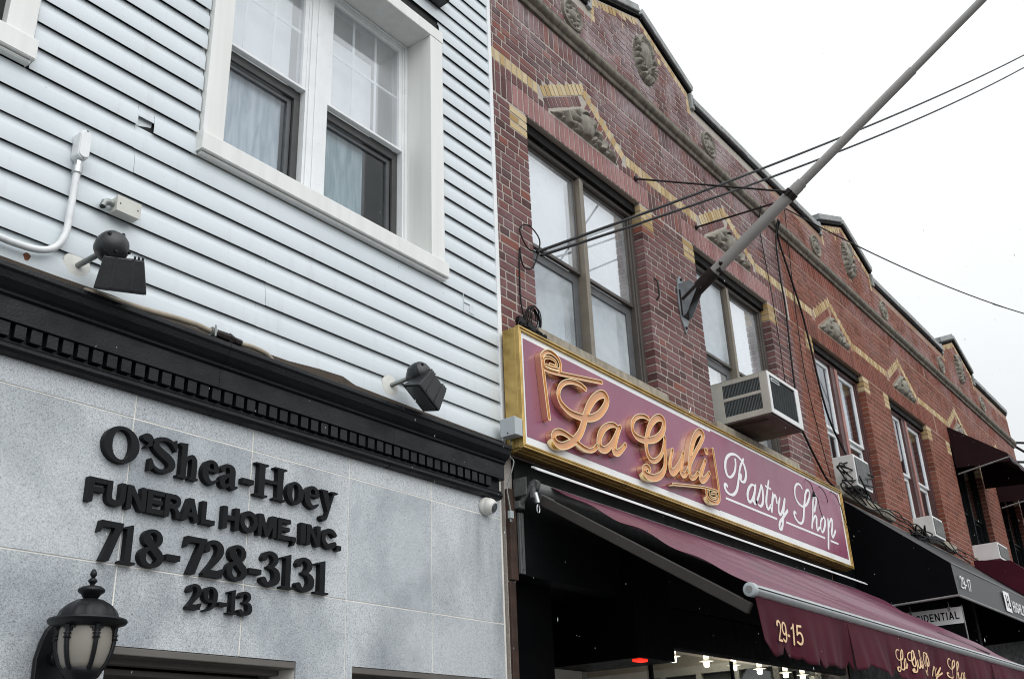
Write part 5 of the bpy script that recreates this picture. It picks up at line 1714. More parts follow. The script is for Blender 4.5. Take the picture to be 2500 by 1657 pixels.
# ================================================================== AIR CONDITIONERS
def air_con(label, x0, x1, yf, yb, z0, z1, big):
    A = thing('air_conditioner', label, 'air conditioner', ((x0 + x1) / 2, yf, z0), 'window air conditioners')
    if big:
        f = .045
        MB().box(x0, x1, yf + .012, yb, z1 - .006, z1).box(x1 - .006, x1, yf + .012, yb, z0, z1 - .0065).box(x0, x0 + .006, yf + .012, -.362, z0, z1 - .0065).box(x0, x0 + .006, -.005, yb, z0, z1 - .0065).box(x0, x0 + .006, -.361, -.006, z0, z0 + .055).box(x0, x0 + .006, -.361, -.006, z0 + .196, z0 + .226).box(x0, x0 + .006, -.361, -.006, z1 - .045, z1 - .0065).build('case', 'ac_cream', A, bev=.003)
        MB().box(x0 + .004, x1 - .004, yf + .02, yb, z0 - .012, z0 - .0005).box(x0 + .1, x0 + .14, yf + .1, 0, z0 - .03, z0 - .0125).build('base_pan', 'ac_base', A)
        MB().box(x0 + .03, x1 - .03, yf + .04, yb - .01, z0 + .01, z1 - .02).build('coil', 'ac_dark', A)
        v = MB()
        for za, zb in ((z0 + .0555, z0 + .1955), (z0 + .2265, z1 - .0455)):
            for k in range(25):
                y = -.358 + k * .0142
                v.box(x0 + .002, x0 + .014, y, y + .0055, za, zb)
        v.build('side_vents', 'ac_fin', A)
        MB().box(x0 + .0005, x0 + f, yf, yf + .0115, z0, z1).box(x1 - .085, x1, yf, yf + .0115, z0, z1).box(x0 + f, x1 - .085, yf, yf + .0115, z0, z0 + .045).box(x0 + f, x1 - .085, yf, yf + .0115, z1 - .03, z1).build('front_frame', 'ac_white', A, bev=.003)
        gz = MB()
        for k in range(27):
            zz = z0 + .048 + k * .0112
            gz.obox(((x0 + f + x1 - .085) / 2, yf + .012, zz), ((x1 - .085 - x0 - f) / 2, 0, 0), (0, .006, .003), (0, -.0008, .0016))
        gz.build('front_grille', 'ac_fin', A)
        MB().box(x0 + .07, x0 + .24, yf - .004, yf + .004, z1 - .085, z1 - .05).build('badge', 'box_grey', A)
        MB().box(x0 + .085, x0 + .225, yf - .0055, yf - .0042, z1 - .074, z1 - .061).build('badge_print', 'cable_black', A)
    else:
        MB().box(x0, x1, yf + .01, yb, z0, z1).build('case', 'ac_white', A, bev=.005)
        MB().box(x0 + .03, x1 - .03, yf + .003, yf + .0095, z0 + .03, z1 - .03).build('front_recess', 'ac_fin', A)
        gz = MB()
        for k in range(14):
            zz = z0 + .04 + k * (z1 - z0 - .08) / 13
            gz.box(x0 + .025, x1 - .025, yf - .002, yf + .0025, zz, zz + .007)
        for k in range(5):
            xx = x0 + .04 + k * (x1 - x0 - .08) / 4
            gz.box(xx, xx + .006, yf - .0035, yf - .0022, z0 + .03, z1 - .03)
        gz.build('front_grille', 'aluminium_dull', A)
        MB().box(x0 - .12, x0 - .001, .05, .10, z0, z1).build('side_filler', 'sill_stone', A)
    return A
air_con('large cream air conditioner with side vents above the pastry sign', 8.0, 8.685, -.442, .12, 4.472, 4.862, True)
air_con('white air conditioner among loose cables in the rust brick window nearest the pastry sign', 10.73, 11.2, -.2, .14, 4.42, 4.77, False)
air_con('small white air conditioner low in the second rust brick window', 13.42, 13.86, -.2, .14, 4.30, 4.565, False)
air_con('white air conditioner above the maroon shop awning at the far end', 16.03, 16.62, -.36, .14, 4.36, 4.60, False)

# ================================================================== FLAGPOLE
FP = thing('flagpole', 'grey telescopic flagpole on iron wall bracket leaning out over the street', 'flagpole', (7.4, 0, 5.4))
pd = Vector((0, -2.88, 1.735)).normalized()
p0 = Vector((7.4, -.035, 5.44))
def pp(s):
    return p0 + pd * s
pl = [(7.4 + .085 * math.sin(t) * (1 if abs(math.cos(t)) < .8 else .9), 5.43 + .30 * math.cos(t)) for t in [2 * math.pi * k / 28 for k in range(28)]]
pl = [(7.4, 5.70), (7.45, 5.65), (7.475, 5.55), (7.48, 5.40), (7.46, 5.25), (7.40, 5.13), (7.34, 5.25), (7.32, 5.40), (7.325, 5.55), (7.35, 5.65)]
MB().poly_y(pl, -.016, -.003).build('wall_plate', 'zinc_blue', FP, bev=.003)
MB().poly_y([(7.34, 5.29), (7.46, 5.29), (7.46, 5.54), (7.34, 5.54)], -.03, -.0165).build('plate_pad', 'iron_dark', FP)
for sx in (-.055, .055):
    v = [(7.4 + sx, -.016, 5.28), (7.4 + sx, -.016, 5.60), (7.4 + sx, -.13, 5.60), (7.4 + sx, -.19, 5.52), (7.4 + sx, -.06, 5.30)]
    MB().add(v + [(x + .006, y, z) for x, y, z in v], [(0, 1, 2, 3, 4), (9, 8, 7, 6, 5)] + [(i, 5 + i, 5 + (i + 1) % 5, (i + 1) % 5) for i in range(5)]).build('bracket_cheek', 'zinc_blue', FP)
for z in (5.19, 5.66):
    MB().lathe((7.4, -.012, z), (0, -1, 0), [(.014, 0), (.014, .012), (.008, .018)], 8).build('bolt', 'iron_dark', FP)
MB().tube([pp(.0), pp(.36)], .058, 18).build('socket', 'iron_dark', FP, smooth=True, angle=50)
MB().tube([pp(.2), pp(1.36)], .050, 18).build('lower_pole', 'pole_grey', FP, smooth=True, angle=50)
MB().tube([pp(1.30), pp(1.40)], .047, 18).build('coupling', 'pole_grey', FP, smooth=True, angle=50)
MB().tube([pp(1.38), pp(2.62)], .038, 18).build('middle_pole', 'pole_grey', FP, smooth=True, angle=50)
MB().tube([pp(2.60), pp(3.75)], .032, 16).build('upper_pole', 'pole_grey', FP, smooth=True, angle=50)
MB().tube([pp(1.235), pp(1.29)], .058, 18).obox(pp(1.262) + Vector((-.05, 0, 0)), (.02, 0, 0), pd * .03, (0, .012, .018)).obox(pp(1.262) + Vector((.05, 0, 0)), (.02, 0, 0), pd * .03, (0, .012, .018)).build('stay_clamp', 'iron_dark', FP, bev=.003)
cp = pp(1.262)
for ax in (6.77, 7.885):
    e = Vector((ax, -.005, 6.408))
    s = cp + Vector((-.06 if ax < 7.4 else .06, 0, 0))
    MB().tube([s, e], .009, 8).lathe(e, (0, -1, 0), [(.025, 0), (.025, .01), (.012, .02)], 10).build('stay_rod', 'iron_dark', FP, smooth=True, angle=50)
MB().tube([pp(.42) + Vector((-.04, 0, -.03)), pp(.42) + Vector((.045, 0, -.045))], .024, 10).tube([pp(.47) + Vector((-.05, 0, -.01)), pp(.40) + Vector((.03, 0, -.05))], .018, 8).build('halyard_cleat', 'iron_dark', FP, smooth=True)
MB().tube([(6.93, -.004, 5.50), (6.93, -.03, 5.46), (6.935, -.032, 5.33), (6.93, -.004, 5.29)], .008, 6).build('rope_cleat', 'iron_dark', FP)

# ================================================================== CABLES
def cable(label, pts, r, sub=8, n=6, grp=None, name='cable'):
    o = MB().tube([tuple(p) for p in smooth_path(pts, sub)], r, n).build(name, 'cable_black', None, smooth=True, angle=80)
    tag(o, label, 'cable', grp)
    return o
def sagged(a, b, s, n=14):
    a, b = Vector(a), Vector(b)
    return [tuple(a.lerp(b, t) - Vector((0, 0, s * 4 * t * (1 - t)))) for t in [k / n for k in range(n + 1)]]
SPAN = 'service cables to the street'
def run_on(pts, k):
    a, b = Vector(pts[-2]), Vector(pts[-1])
    return pts + [tuple(b + (b - a) * k)]
cable('upper of two black service cables crossing the flagpole to the top right', run_on(sagged((5.12, -.06, 4.985), (15.33, -2.5, 11.81), .10), 14), .012, 2, 6, SPAN, 'service_cable')
cable('lower of two black service cables crossing the flagpole to the top right', run_on(sagged((5.15, -.075, 4.965), (14.68, -2.5, 11.17), .14), 14), .011, 2, 6, SPAN, 'service_cable')
cable('thin single wire running from the parapet across the sky at right', run_on(sagged((10.4, -.03, 7.75), (15.76, -1.5, 7.795), .12), 30), .008, 2, 6, None, 'service_cable')
cable('looped black drop cable on the brick beside the pale siding', [(5.14, -.06, 4.99), (5.06, -.03, 5.0), (4.99, -.02, 5.1), (5.02, -.02, 5.17), (5.10, -.03, 5.19), (5.17, -.05, 5.12), (5.15, -.06, 5.02), (5.09, -.04, 4.86), (5.02, -.02, 4.84), (4.985, -.02, 4.9), (4.985, -.015, 4.98), (4.975, -.012, 4.85), (4.97, -.012, 4.6), (4.99, -.02, 4.45), (5.03, -.03, 4.38), (5.02, -.05, 4.30)], .0055, 7)
MB_ = MB()
rc = random.Random(3)
coil = []
for k in range(90):
    t = k * .32
    coil.append((5.06 + (.062 + .006 * math.sin(k * .7)) * math.cos(t) + .0003 * k, -.02 - .0004 * k, 4.47 + (.085 + .008 * math.cos(k * .5)) * math.sin(t)))
tag(MB().tube(coil, .0045, 5).build('cable_coil', 'cable_black', None, smooth=True, angle=80), 'coiled black cable hanging on the brick above the sign corner', 'cable')
heap = []
for k in range(110):
    heap.append((4.83 + .28 * (.5 + .5 * math.sin(k * .61 + rc.random())), -.06 - .05 * rc.random(), 4.275 + .055 * abs(math.sin(k * .9)) + .02 * rc.random()))
HP = thing('cable_heap', 'tangle of black plugs and cables on the corner of the gold sign', 'cable', (4.95, -.08, 4.26))
MB().tube([tuple(p) for p in smooth_path(heap[::2], 3)], .0045, 5).build('cord', 'cable_black', HP, smooth=True, angle=80)
MB().obox((4.87, -.08, 4.36), (.04, 0, -.012), (0, .018, 0), (.006, 0, .02)).obox((4.95, -.09, 4.345), (.04, 0, -.01), (0, .02, 0), (.005, 0, .022)).build('plug', 'cable_black', HP, bev=.004)
MB().tube([(5.0, -.10, 4.285), (5.13, -.10, 4.285)], .028, 12).build('connector', 'lantern_black', HP, smooth=True, angle=50)
DROP = 'black cables hanging down the brick wall'
cable('thick black cable hanging from the string course to the black awning', [(9.95, -.09, 7.36), (9.98, -.03, 7.2), (10.15, -.03, 6.8), (10.34, -.03, 6.4), (10.44, -.03, 6.0), (10.56, -.03, 5.4), (10.72, -.03, 5.1), (10.95, -.06, 4.8), (11.0, -.12, 4.5)], .012, 6, 6, DROP)
cable('black cable hanging straight down the brick behind the flagpole', [(9.92, -.085, 7.37), (9.9, -.03, 7.1), (9.85, -.03, 6.6), (9.86, -.03, 6.27), (9.78, -.03, 5.6), (9.755, -.03, 5.2), (9.75, -.03, 4.85)], .010, 6, 6, DROP)
cable('thin wire down the brick left of the thicker cables', [(9.47, -.08, 7.35), (9.49, -.02, 7.1), (9.52, -.02, 6.5), (9.54, -.02, 6.1), (9.53, -.02, 5.3), (9.5, -.02, 4.8)], .005, 5, 5, DROP)
cable('thin wire down the join between plum and rust brickwork', [(10.3, -.06, 7.9), (10.28, -.03, 7.2), (10.2, -.02, 6.4), (10.15, -.02, 5.6), (10.28, -.02, 4.9), (10.33, -.05, 4.45)], .005, 5, 5, DROP)
cable('black cable running from under the cream air conditioner to the sign end', [(9.45, -.05, 5.0), (9.79, -.03, 4.81), (9.95, -.03, 4.66), (10.2, -.04, 4.43), (10.3, -.08, 4.33)], .012, 6, 6)
def tangle(label, c, ext, n, r, seed):
    q = random.Random(seed)
    pts = [(c[0] + ext[0] * q.uniform(-1, 1), c[1] + ext[1] * q.uniform(-1, 1), c[2] + ext[2] * q.uniform(-1, 1)) for _ in range(n)]
    o = MB().tube([tuple(p) for p in smooth_path(pts, 8)], r, 5).build('cable_tangle', 'cable_black', None, smooth=True, angle=80)
    return tag(o, label, 'cable')
tangle('tangle of black cables in front of the white air conditioner by the sign', (10.85, -.16, 4.50), (.46, .10, .20), 34, .008, 2)
tangle('knot of black cables on the stone ledge over the black awning', (13.0, -.12, 4.27), (.32, .09, .10), 30, .009, 4)
for lab, seed, za in (('black cable strung along the stone ledge, upper strand', 11, 4.40), ('black cable strung along the stone ledge, lower strand', 12, 4.33), ('black cable looping over the top of the black awning', 13, 4.26), ('slack black cable drooping from the ledge above the awning', 14, 4.37)):
    q = random.Random(seed)
    cable(lab, [(10.6 + i * .42, -.07 - .05 * q.random() - (.1 if seed == 13 else 0), za + q.uniform(-.07, .06) - .004 * i) for i in range(12)], .007 + .002 * (seed == 12), 6, 5, 'cables along the stone ledge')
q = random.Random(8)
for i in range(3):
    x = 9.25 + i * .33
    pts = [(x, -.10, 4.27)] + [(x + .05 * k + q.uniform(-.04, .04), -.19 - .01 * q.random(), 4.24 - .075 * k + q.uniform(-.02, .02)) for k in range(1, 6 if i != 1 else 4)]
    cable(('frayed wire dangling over the S of the sign', 'short frayed wire dangling over the sign between S and h', 'frayed wire dangling at the right end of the sign')[i], pts, .0038, 7, 5, 'frayed wires over the sign')
tag(MB().lathe((9.35, -.195, 4.03), (0, 0, 1), [(.012, 0), (.02, .01), (.008, .05)], 8).build('wire_plug', 'cable_black'), 'small black plug hanging on a wire over the sign', 'plug')
cable('short white wire end sticking out above the sign', [(6.98, -.05, 4.27), (7.1, -.09, 4.31), (7.22, -.06, 4.40)], .004, 6, 5).data.materials[0] = M['conduit_white']

# ================================================================== FITTINGS ON THE PALE WALL
def floodlight(label, plate, ball, head_c, lens_dir, long_dir, wl):
    F = thing('floodlight', label, 'floodlight', (plate[0], 0, plate[1]), 'black wall floodlights')
    MB().lathe((plate[0], -.018, plate[1]), (0, -1, 0), [(.062, 0), (.060, .006), (.02, .010)], 24).build('mounting_disc', 'caulk', F, smooth=True, angle=40)
    MB().tube([(plate[0], -.02, plate[1]), ball], .0125, 12).build('arm', 'galvanised', F, smooth=True, angle=50)
    b = Vector(ball)
    ax = (b - Vector((plate[0], 0, plate[1]))).normalized()
    r = wl
    prof = [(.02, -r * 1.05), (r * .75, -r * .72), (r * .95, -r * .3), (r, 0), (r * .97, r * .2), (r * .99, r * .22), (r * .9, r * .5), (r * .6, r * .82), (r * .25, r * .97), (.002, r)]
    MB().lathe(b, ax, prof, 24).build('junction_ball', 'fixture_black', F, smooth=True, angle=60)
    for k in range(4):
        t = k * 1.57 + .4
        u = ax.orthogonal().normalized()
        w = ax.cross(u)
        MB().lathe(b + ax * r * .55 + (u * math.cos(t) + w * math.sin(t)) * r * .80, ax, [(.008, 0), (.008, .01)], 8).build('plug_screw', 'cable_black', F)
    hc = Vector(head_c)
    ez = -Vector(lens_dir).normalized()
    ex = Vector(long_dir).normalized()
    ex = (ex - ez * ex.dot(ez)).normalized()
    ey = ez.cross(ex)
    rm = Matrix((ex, ey, ez)).transposed()
    def T(x, y, z):
        return tuple(hc + rm @ Vector((x, y, z)))
    MB().tube([tuple(b + Vector((0, 0, -r * .7))), T(0, 0, .075)], .02, 12).build('knuckle', 'fixture_black', F, smooth=True)
    # trapezoid lamp head: narrow back at top, wide lens below
    a, bb = (.076, .042), (.098, .064)
    v = [T(-a[0], -a[1], .065), T(a[0], -a[1], .065), T(a[0], a[1], .065), T(-a[0], a[1], .065), T(-bb[0], -bb[1], -.058), T(bb[0], -bb[1], -.058), T(bb[0], bb[1], -.058), T(-bb[0], bb[1], -.058), T(-bb[0], -bb[1], -.068), T(bb[0], -bb[1], -.068), T(bb[0], bb[1], -.068), T(-bb[0], bb[1], -.068)]
    MB().add(v, [(0, 1, 2, 3), (4, 5, 1, 0), (5, 6, 2, 1), (6, 7, 3, 2), (7, 4, 0, 3), (8, 9, 5, 4), (9, 10, 6, 5), (10, 11, 7, 6), (11, 8, 4, 7)]).build('lamp_head', 'fixture_black', F, bev=.004)
    rb = MB()
    for x in (-.035, .03):
        rb.add([T(x, -a[1] - .001, .066), T(x + .012, -a[1] - .001, .066), T(x * 1.2 + .012, -bb[1] - .003, -.056), T(x * 1.2, -bb[1] - .003, -.056)], [(3, 2, 1, 0)])
    for x in (-.07, -.055, -.04, .04, .055, .07):
        rb.obox(T(x, 0, .071), rm @ Vector((.004, 0, 0)), rm @ Vector((0, .036, 0)), rm @ Vector((0, 0, .006)))
    rb.build('cooling_fins', 'fixture_black', F)
    v = [T(-bb[0] + .008, -bb[1] + .008, -.0695), T(bb[0] - .008, -bb[1] + .008, -.0695), T(bb[0] - .008, bb[1] - .008, -.0695), T(-bb[0] + .008, bb[1] - .008, -.0695)]
    MB().add(v, [(3, 2, 1, 0)]).build('lens', 'lens_grey', F)
    return F
floodlight('black floodlight under the left siding, lamp pointing straight down', (1.887, 3.604), (1.925, -.20, 3.642), (1.985, -.20, 3.545), (.25, .42, -.87), (.86, -.5, 0), .067)
floodlight('smaller looking black floodlight near the sign end, lamp tilted towards the wall', (3.718, 3.606), (3.792, -.165, 3.655), (3.815, -.205, 3.565), (-.5, .25, -.83), (.85, .05, -.5), .067)

CP = thing('conduit_pipe', 'white painted conduit pipe bending up the siding to a white fitting', 'pipe', (1.7, -.05, 3.6))
pts = [(1.0, -.055, 3.585), (1.5, -.055, 3.585), (1.60, -.055, 3.583), (1.70, -.055, 3.592), (1.765, -.055, 3.625), (1.80, -.055, 3.69), (1.808, -.055, 3.78), (1.810, -.055, 4.005)]
MB().tube([tuple(p) for p in smooth_path(pts, 5)], .0145, 12).build('pipe', 'conduit_white', CP, smooth=True, angle=60)
MB().tube([(1.81, -.055, 3.995), (1.81, -.055, 4.025)], .021, 12).tube([(1.81, -.055, 4.028), (1.811, -.055, 4.052)], .018, 8).build('compression_nut', 'aluminium', CP, smooth=True, angle=40)
ol = [(1.812 + .026 * math.cos(t), 4.125 + (.045 if math.sin(t) > 0 else -.045) + .026 * math.sin(t)) for t in [2 * math.pi * k / 20 for k in range(20)]]
MB().poly_y(ol, -.085, -.026).build('conduit_body', 'conduit_white', CP, bev=.006)
MB().poly_y([(1.812 + (x - 1.812) * .86, 4.125 + (z - 4.125) * .9) for x, z in ol], -.090, -.0852).build('cover_plate', 'vinyl_white', CP, bev=.002)
for z in (4.06, 4.19):
    MB().lathe((1.812, -.0895, z), (0, -1, 0), [(.005, 0), (.004, .003)], 8).build('cover_screw', 'galvanised', CP)

JB = thing('junction_box', 'cream rectangular junction box with elbow on the siding above the left floodlight', 'junction box', (2.03, -.05, 3.88))
MB().box(1.990, 2.100, -.082, -.026, 3.893, 3.963).build('box_body', 'box_cream', JB, bev=.003)
MB().box(1.988, 2.102, -.086, -.0825, 3.891, 3.965).build('cover', 'box_cream', JB, bev=.001)
for x in (2.003, 2.087):
    MB().lathe((x, -.0855, 3.928), (0, -1, 0), [(.004, 0), (.003, .002)], 8).build('cover_screw', 'iron_dark', JB)
MB().tube([(1.992, -.055, 3.93), (1.966, -.055, 3.93), (1.948, -.055, 3.921), (1.942, -.055, 3.898)], .0145, 12).build('elbow', 'galvanised', JB, smooth=True, angle=60)
MB().tube([(1.942, -.055, 3.8975), (1.942, -.055, 3.893)], .0105, 12).build('elbow_mouth', 'cable_black', JB)

GB = thing('disconnect_box', 'pale grey electrical box on the lower left corner of the gold sign', 'electrical box', (4.67, -.13, 3.52))
MB().box(4.625, 4.690, -.185, -.075, 3.515, 3.625).build('box_body', 'box_grey', GB, bev=.004)
MB().box(4.612, 4.6245, -.186, -.074, 3.513, 3.627).build('lid', 'box_grey', GB, bev=.003)
MB().lathe((4.6115, -.13, 3.53), (-1, 0, 0), [(.005, 0), (.004, .003)], 8).build('lid_screw', 'iron_dark', GB)
cable('grey cord hanging down from the electrical box beside the black cornice end', [(4.74, -.06, 4.24), (4.735, -.06, 4.0), (4.72, -.06, 3.75), (4.70, -.07, 3.63), (4.68, -.1, 3.5), (4.69, -.08, 3.42), (4.70, -.1, 3.38), (4.69, -.08, 3.3), (4.68, -.06, 3.22), (4.69, -.06, 3.15), (4.705, -.06, 3.09)], .0045, 6, 6).data.materials[0] = M['galvanised']
tag(MB().box(4.69, 4.722, -.07, -.048, 3.045, 3.09).box(4.696, 4.70, -.061, -.057, 3.025, 3.0445).box(4.711, 4.715, -.061, -.057, 3.025, 3.0445).build('power_plug', 'box_grey', None, bev=.003), 'grey power plug dangling on a cord beside the granite edge', 'plug')

DC = thing('security_camera', 'white dome security camera on the granite under the cornice end', 'camera', (4.52, 0, 3.09))
MB().lathe((4.525, -.008, 3.092), (0, -1, 0), [(.052, 0), (.052, .02), (.047, .028)], 24).build('base', 'camera_white', DC, smooth=True, angle=40)
ad = Vector((.18, -1, -.45)).normalized()
MB().lathe((4.525, -.042, 3.088), ad, [(.020, -.040), (.040, -.028), (.047, -.008), (.046, .012), (.038, .030), (.031, .036)], 24).build('eyeball', 'camera_white', DC, smooth=True, angle=50)
MB().lathe(Vector((4.525, -.042, 3.088)) + ad * .0362, ad, [(.029, 0), (.026, .003), (.012, .001), (.011, .004), (.0, .005)], 20).build('lens', 'lens_grey', DC, smooth=True, angle=30)

CC = thing('cornice_cable', 'tan armoured cable with metal couplings lying along the top of the black cornice', 'cable', (2.6, -.08, 3.47))
pts = [(1.9, -.085, 3.478), (2.15, -.088, 3.488), (2.3, -.09, 3.500), (2.42, -.092, 3.505), (2.50, -.092, 3.500)]
MB().tube([tuple(p) for p in smooth_path(pts, 5)], .0125, 10).tube([tuple(p) for p in smooth_path([(2.67, -.092, 3.492), (2.74, -.092, 3.497), (2.82, -.092, 3.488), (2.90, -.07, 3.462), (2.95, -.08, 3.45)], 5)], .0115, 10).build('cable', 'hose_tan', CC, smooth=True, angle=60)
MB().tube([(2.52, -.092, 3.50), (2.60, -.092, 3.498)], [.018, .022], 8).tube([(2.60, -.092, 3.498), (2.63, -.092, 3.497)], [.024, .016], 6).tube([(2.632, -.092, 3.496), (2.668, -.092, 3.494)], .0165, 8).build('coupling', 'iron_dark', CC, smooth=True, angle=35)
MB().tube([(2.505, -.092, 3.501), (2.525, -.092, 3.5)], .021, 10).box(2.508, 2.516, -.118, -.113, 3.472, 3.525).build('clamp', 'galvanised', CC)
tag(MB().poly_y([(1.68 + .014 * math.cos(t) * (1 + .2 * math.sin(3 * t)), 3.562 + .017 * math.sin(t)) for t in [2 * math.pi * k / 14 for k in range(14)]], -.027, -.0225).build('rust_patch', 'rust'), 'rusty screw patch on the siding just above the cornice', 'rust patch')
tag(MB().box(4.35, 4.352, -.029, -.0228, 4.27, 4.40).box(4.352, 4.41, -.029, -.0228, 4.335, 4.338).box(4.408, 4.45, -.0275, -.0228, 4.28, 4.34).build('siding_patch', 'siding'), 'small patched tab on the siding below the right end of the window', 'patch')

TL = thing('wall_lamp', 'small dark lamp housing on the siding above the right end of the big window', 'wall lamp', (4.12, -.05, 6.52))
MB().prism_x([(-.022, 6.50), (-.022, 6.66), (-.10, 6.63), (-.13, 6.53), (-.10, 6.505)], 3.90, 4.16).build('housing', 'fixture_black', TL, bev=.006)
MB().add([(4.0, -.135, 6.535), (4.18, -.135, 6.535), (4.18, -.05, 6.70), (4.0, -.05, 6.70)], [(0, 1, 2, 3)]).build('diffuser', 'sign_white', TL)

# ================================================================== LANTERN
LN = thing('wall_lantern', 'black coach lantern with frosted glass and finial beside the granite doorway', 'lantern', (2.02, 0, 1.8))
lx, ly = 2.022, -.205
MB().lathe((lx, ly, 0), (0, 0, 1), [(.0, 2.374), (.006, 2.371), (.0115, 2.360), (.012, 2.352), (.006, 2.343), (.0145, 2.336), (.0165, 2.331), (.013, 2.325), (.008, 2.320), (.009, 2.312)][::-1], 16).build('finial', 'lantern_black', LN, smooth=True, angle=60)
MB().lathe((lx, ly, 0), (0, 0, 1), [(.022, 2.268), (.026, 2.272), (.034, 2.285), (.045, 2.292), (.046, 2.302), (.032, 2.311), (.01, 2.313)], 32, 16, .07).build('crown', 'lantern_black', LN, smooth=True, angle=60)
MB().lathe((lx, ly, 0), (0, 0, 1), [(.105, 2.197), (.103, 2.208), (.094, 2.228), (.076, 2.247), (.050, 2.262), (.024, 2.269)], 48, 12, .06).build('domed_roof', 'lantern_black', LN, smooth=True, angle=60)
MB().lathe((lx, ly, 0), (0, 0, 1), [(.098, 2.168), (.104, 2.174), (.128, 2.182), (.133, 2.190), (.130, 2.196), (.108, 2.199)], 40).build('brim', 'lantern_black', LN, smooth=True, angle=50)
MB().lathe((lx, ly, 0), (0, 0, 1), [(.060, 2.030), (.072, 2.050), (.084, 2.085), (.089, 2.12), (.088, 2.155), (.085, 2.176)], 32).build('glass_shade', 'lantern_glass', LN, smooth=True, angle=60)
for k in range(6):
    t = R(20 + 60 * k)
    pts = []
    for r, z in ((.062, 2.028), (.076, 2.050), (.088, 2.085), (.094, 2.12), (.094, 2.15), (.097, 2.172)):
        pts.append((lx + r * math.cos(t), ly + r * math.sin(t), z))
    mb = MB().tube([tuple(p) for p in smooth_path(pts, 3)], .0085, 8)
    mb.lathe((lx + .094 * math.cos(t), ly + .094 * math.sin(t), 2.135), (0, 0, 1), [(.013, -.009), (.014, -.006), (.010, -.004), (.010, .004), (.014, .006), (.013, .009)], 10)
    # arched spandrels either side of the rib head
    for sg in (-1, 1):
        for q in range(4):
            w = .03 * (q + 1) / 4
            t2 = t + sg * (.10 + .09 * q)
            z = 2.172 - .022 * (1 - (q / 4)) ** 2
            mb.obox((lx + .090 * math.cos(t2), ly + .090 * math.sin(t2), (z + 2.178) / 2), (-.0055 * math.sin(t2), .0055 * math.cos(t2), 0), (.003 * math.cos(t2), .003 * math.sin(t2), 0), (0, 0, (2.178 - z) / 2))
    mb.build('rib', 'lantern_black', LN, smooth=True, angle=50)
MB().lathe((lx, ly, 0), (0, 0, 1), [(.008, 1.93), (.02, 1.94), (.03, 1.96), (.034, 1.985), (.058, 2.005), (.068, 2.022), (.066, 2.032), (.05, 2.034)], 32, 12, .05).build('bottom_cup', 'lantern_black', LN, smooth=True, angle=60)
MB().poly_y([(1.955, 1.75), (2.09, 1.75), (2.098, 2.08), (2.085, 2.14), (2.07, 2.18), (2.045, 2.212), (2.022, 2.222), (2.0, 2.212), (1.975, 2.18), (1.96, 2.14), (1.947, 2.08)], -.030, -.0075).build('back_plate', 'lantern_black', LN, bev=.006)
MB().tube([tuple(p) for p in smooth_path([(lx, -.03, 2.085), (lx, -.09, 2.082), (lx, -.118, 2.08)], 4)], .011, 10).tube([tuple(p) for p in smooth_path([(lx, -.03, 1.93), (lx, -.08, 1.90), (lx, -.15, 1.92), (lx, -.19, 1.955)], 4)], .012, 10).lathe((lx, -.03, 2.085), (0, -1, 0), [(.024, 0), (.026, .012), (.014, .02)], 14).build('scroll_arm', 'lantern_black', LN, smooth=True, angle=50)

# ================================================================== LAMPS IN THE PASTRY SHOP
for i, x in enumerate((7.28, 7.83, 8.33, 8.84, 9.4, 9.8)):
    y = .36
    PL = thing('pendant_lamp', ('lit pendant lamp nearest the dark hood in the pastry shop window', 'second lit pendant lamp from the dark hood in the pastry shop', 'third lit pendant lamp from the dark hood in the pastry shop', 'lit pendant lamp just behind the left edge of the torn valance', 'lit pendant lamp glimpsed under the valance below its number', 'rightmost lit pendant lamp seen under the valance')[i], 'lamp', (x, y, 2.5), 'pendant lamps in the shop')
    MB().tube([(x, y, 2.98), (x, y, 2.57)], .005, 6).build('stem', 'aluminium', PL)
    MB().lathe((x, y, 2.500), (0, 0, 1), [(.022, 0), (.025, .005), (.016, .075), (.012, .08)], 16).build('upper_glass', 'bulb_soft', PL, smooth=True)
    MB().lathe((x, y, 2.482), (0, 0, 1), [(.058, 0), (.059, .003), (.026, .010)], 24).build('glass_disc', 'bulb_dim', PL, smooth=True)
    MB().lathe((x, y, 2.44), (0, 0, 1), [(.018, 0), (.022, .006), (.024, .034), (.022, .038)], 16).build('lower_glass', 'bulb', PL, smooth=True)
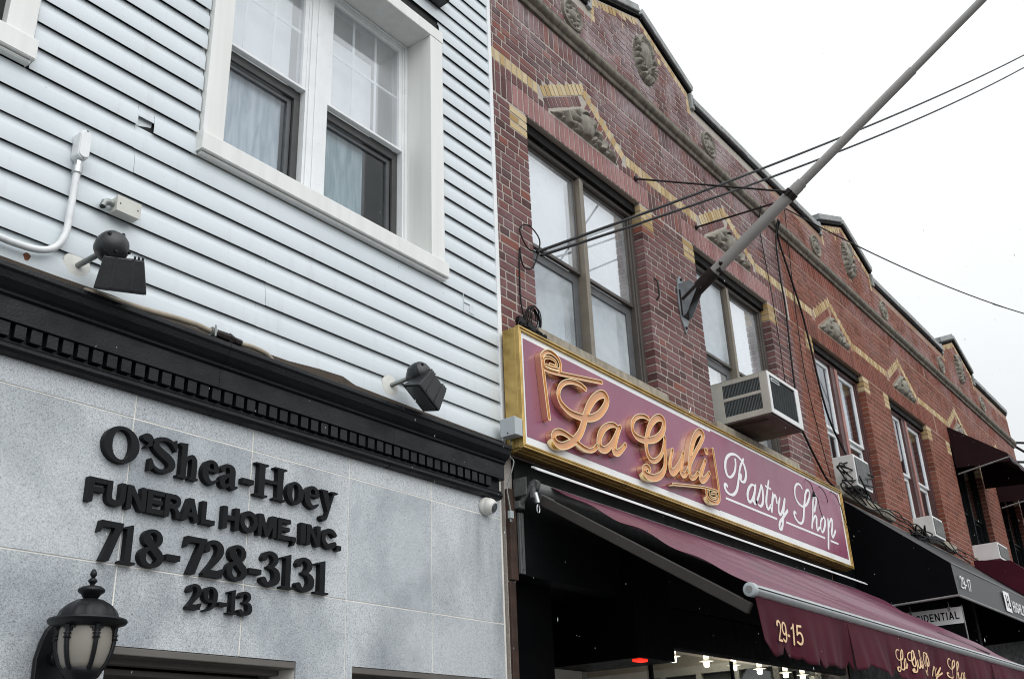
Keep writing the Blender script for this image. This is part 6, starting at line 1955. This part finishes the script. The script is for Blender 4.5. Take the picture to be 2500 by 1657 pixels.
for i, x in enumerate((8.2, 8.9, 9.5)):
    tag(MB().lathe((x, 1.15, 2.90), (0, 0, 1), [(.05, 0), (.16, .03), (.17, .058)], 24).build('ceiling_lamp', 'bulb', None, smooth=True), ('bowl ceiling lamp deep in the pastry shop, nearest the dark hood', 'bowl ceiling lamp deep in the pastry shop, middle one', 'bowl ceiling lamp deep in the pastry shop, farthest behind the valance')[i], 'lamp', 'bowl lamps deep in the shop')

# ================================================================== FAR END OF THE STREET
FB = thing('far_building', 'pale building beyond the brick row at the right edge', 'building', (24.5, 1, .14))
MB().box(21.3, 27, .4, 6, .14, 6.9).build('wall', 'far_render', FB)
MB().box(21.25, 27, .3, 6, 6.9, 7.05).build('roof_edge', 'brown_rust', FB)
FE = thing('fire_escape', 'dark iron lattice bracket beyond the end of the brick row', 'fire escape', (22, 0, 6.8))
for k, (a, b) in enumerate((((21.3, .1, 7.45), (24.5, -.9, 7.9)), ((21.3, .1, 7.05), (24.5, -.9, 7.5)), ((21.3, .1, 7.45), (22.4, -.25, 7.2)), ((22.4, -.25, 7.2), (23.4, -.55, 7.75)), ((22.5, .3, 5.2), (22.5, .3, 7.0)))):
    MB().tube([a, b], .025, 6).build('strut', 'iron_dark', FE)

# ================================================================== RAIN
rr = random.Random(99)
rain = MB()
for _ in range(2600):
    x, y, z = rr.uniform(-1.5, 11), rr.uniform(-4.6, -.35), rr.uniform(.4, 8.2)
    if (Vector((x, y, z)) - CAM_LOC).length < 1.3:
        continue
    r = rr.uniform(.0006, .0010)
    h = r * rr.uniform(4.0, 6.5)
    rain.add([(x - r, y, z), (x, y - r, z), (x + r, y, z), (x, y + r, z), (x + h * .12, y, z + h), (x - h * .08, y, z - h * .7)], [(0, 1, 4), (1, 2, 4), (2, 3, 4), (3, 0, 4), (1, 0, 5), (2, 1, 5), (3, 2, 5), (0, 3, 5)])
M['rain'] = mat('rain', (0.5, 0.54, 0.56), 0.3, 0, 0.4)
ro = rain.build('rain', 'rain', None, smooth=True, angle=180)
ro['kind'] = 'stuff'
ro['label'] = 'fine raindrops falling through the air in front of the buildings'
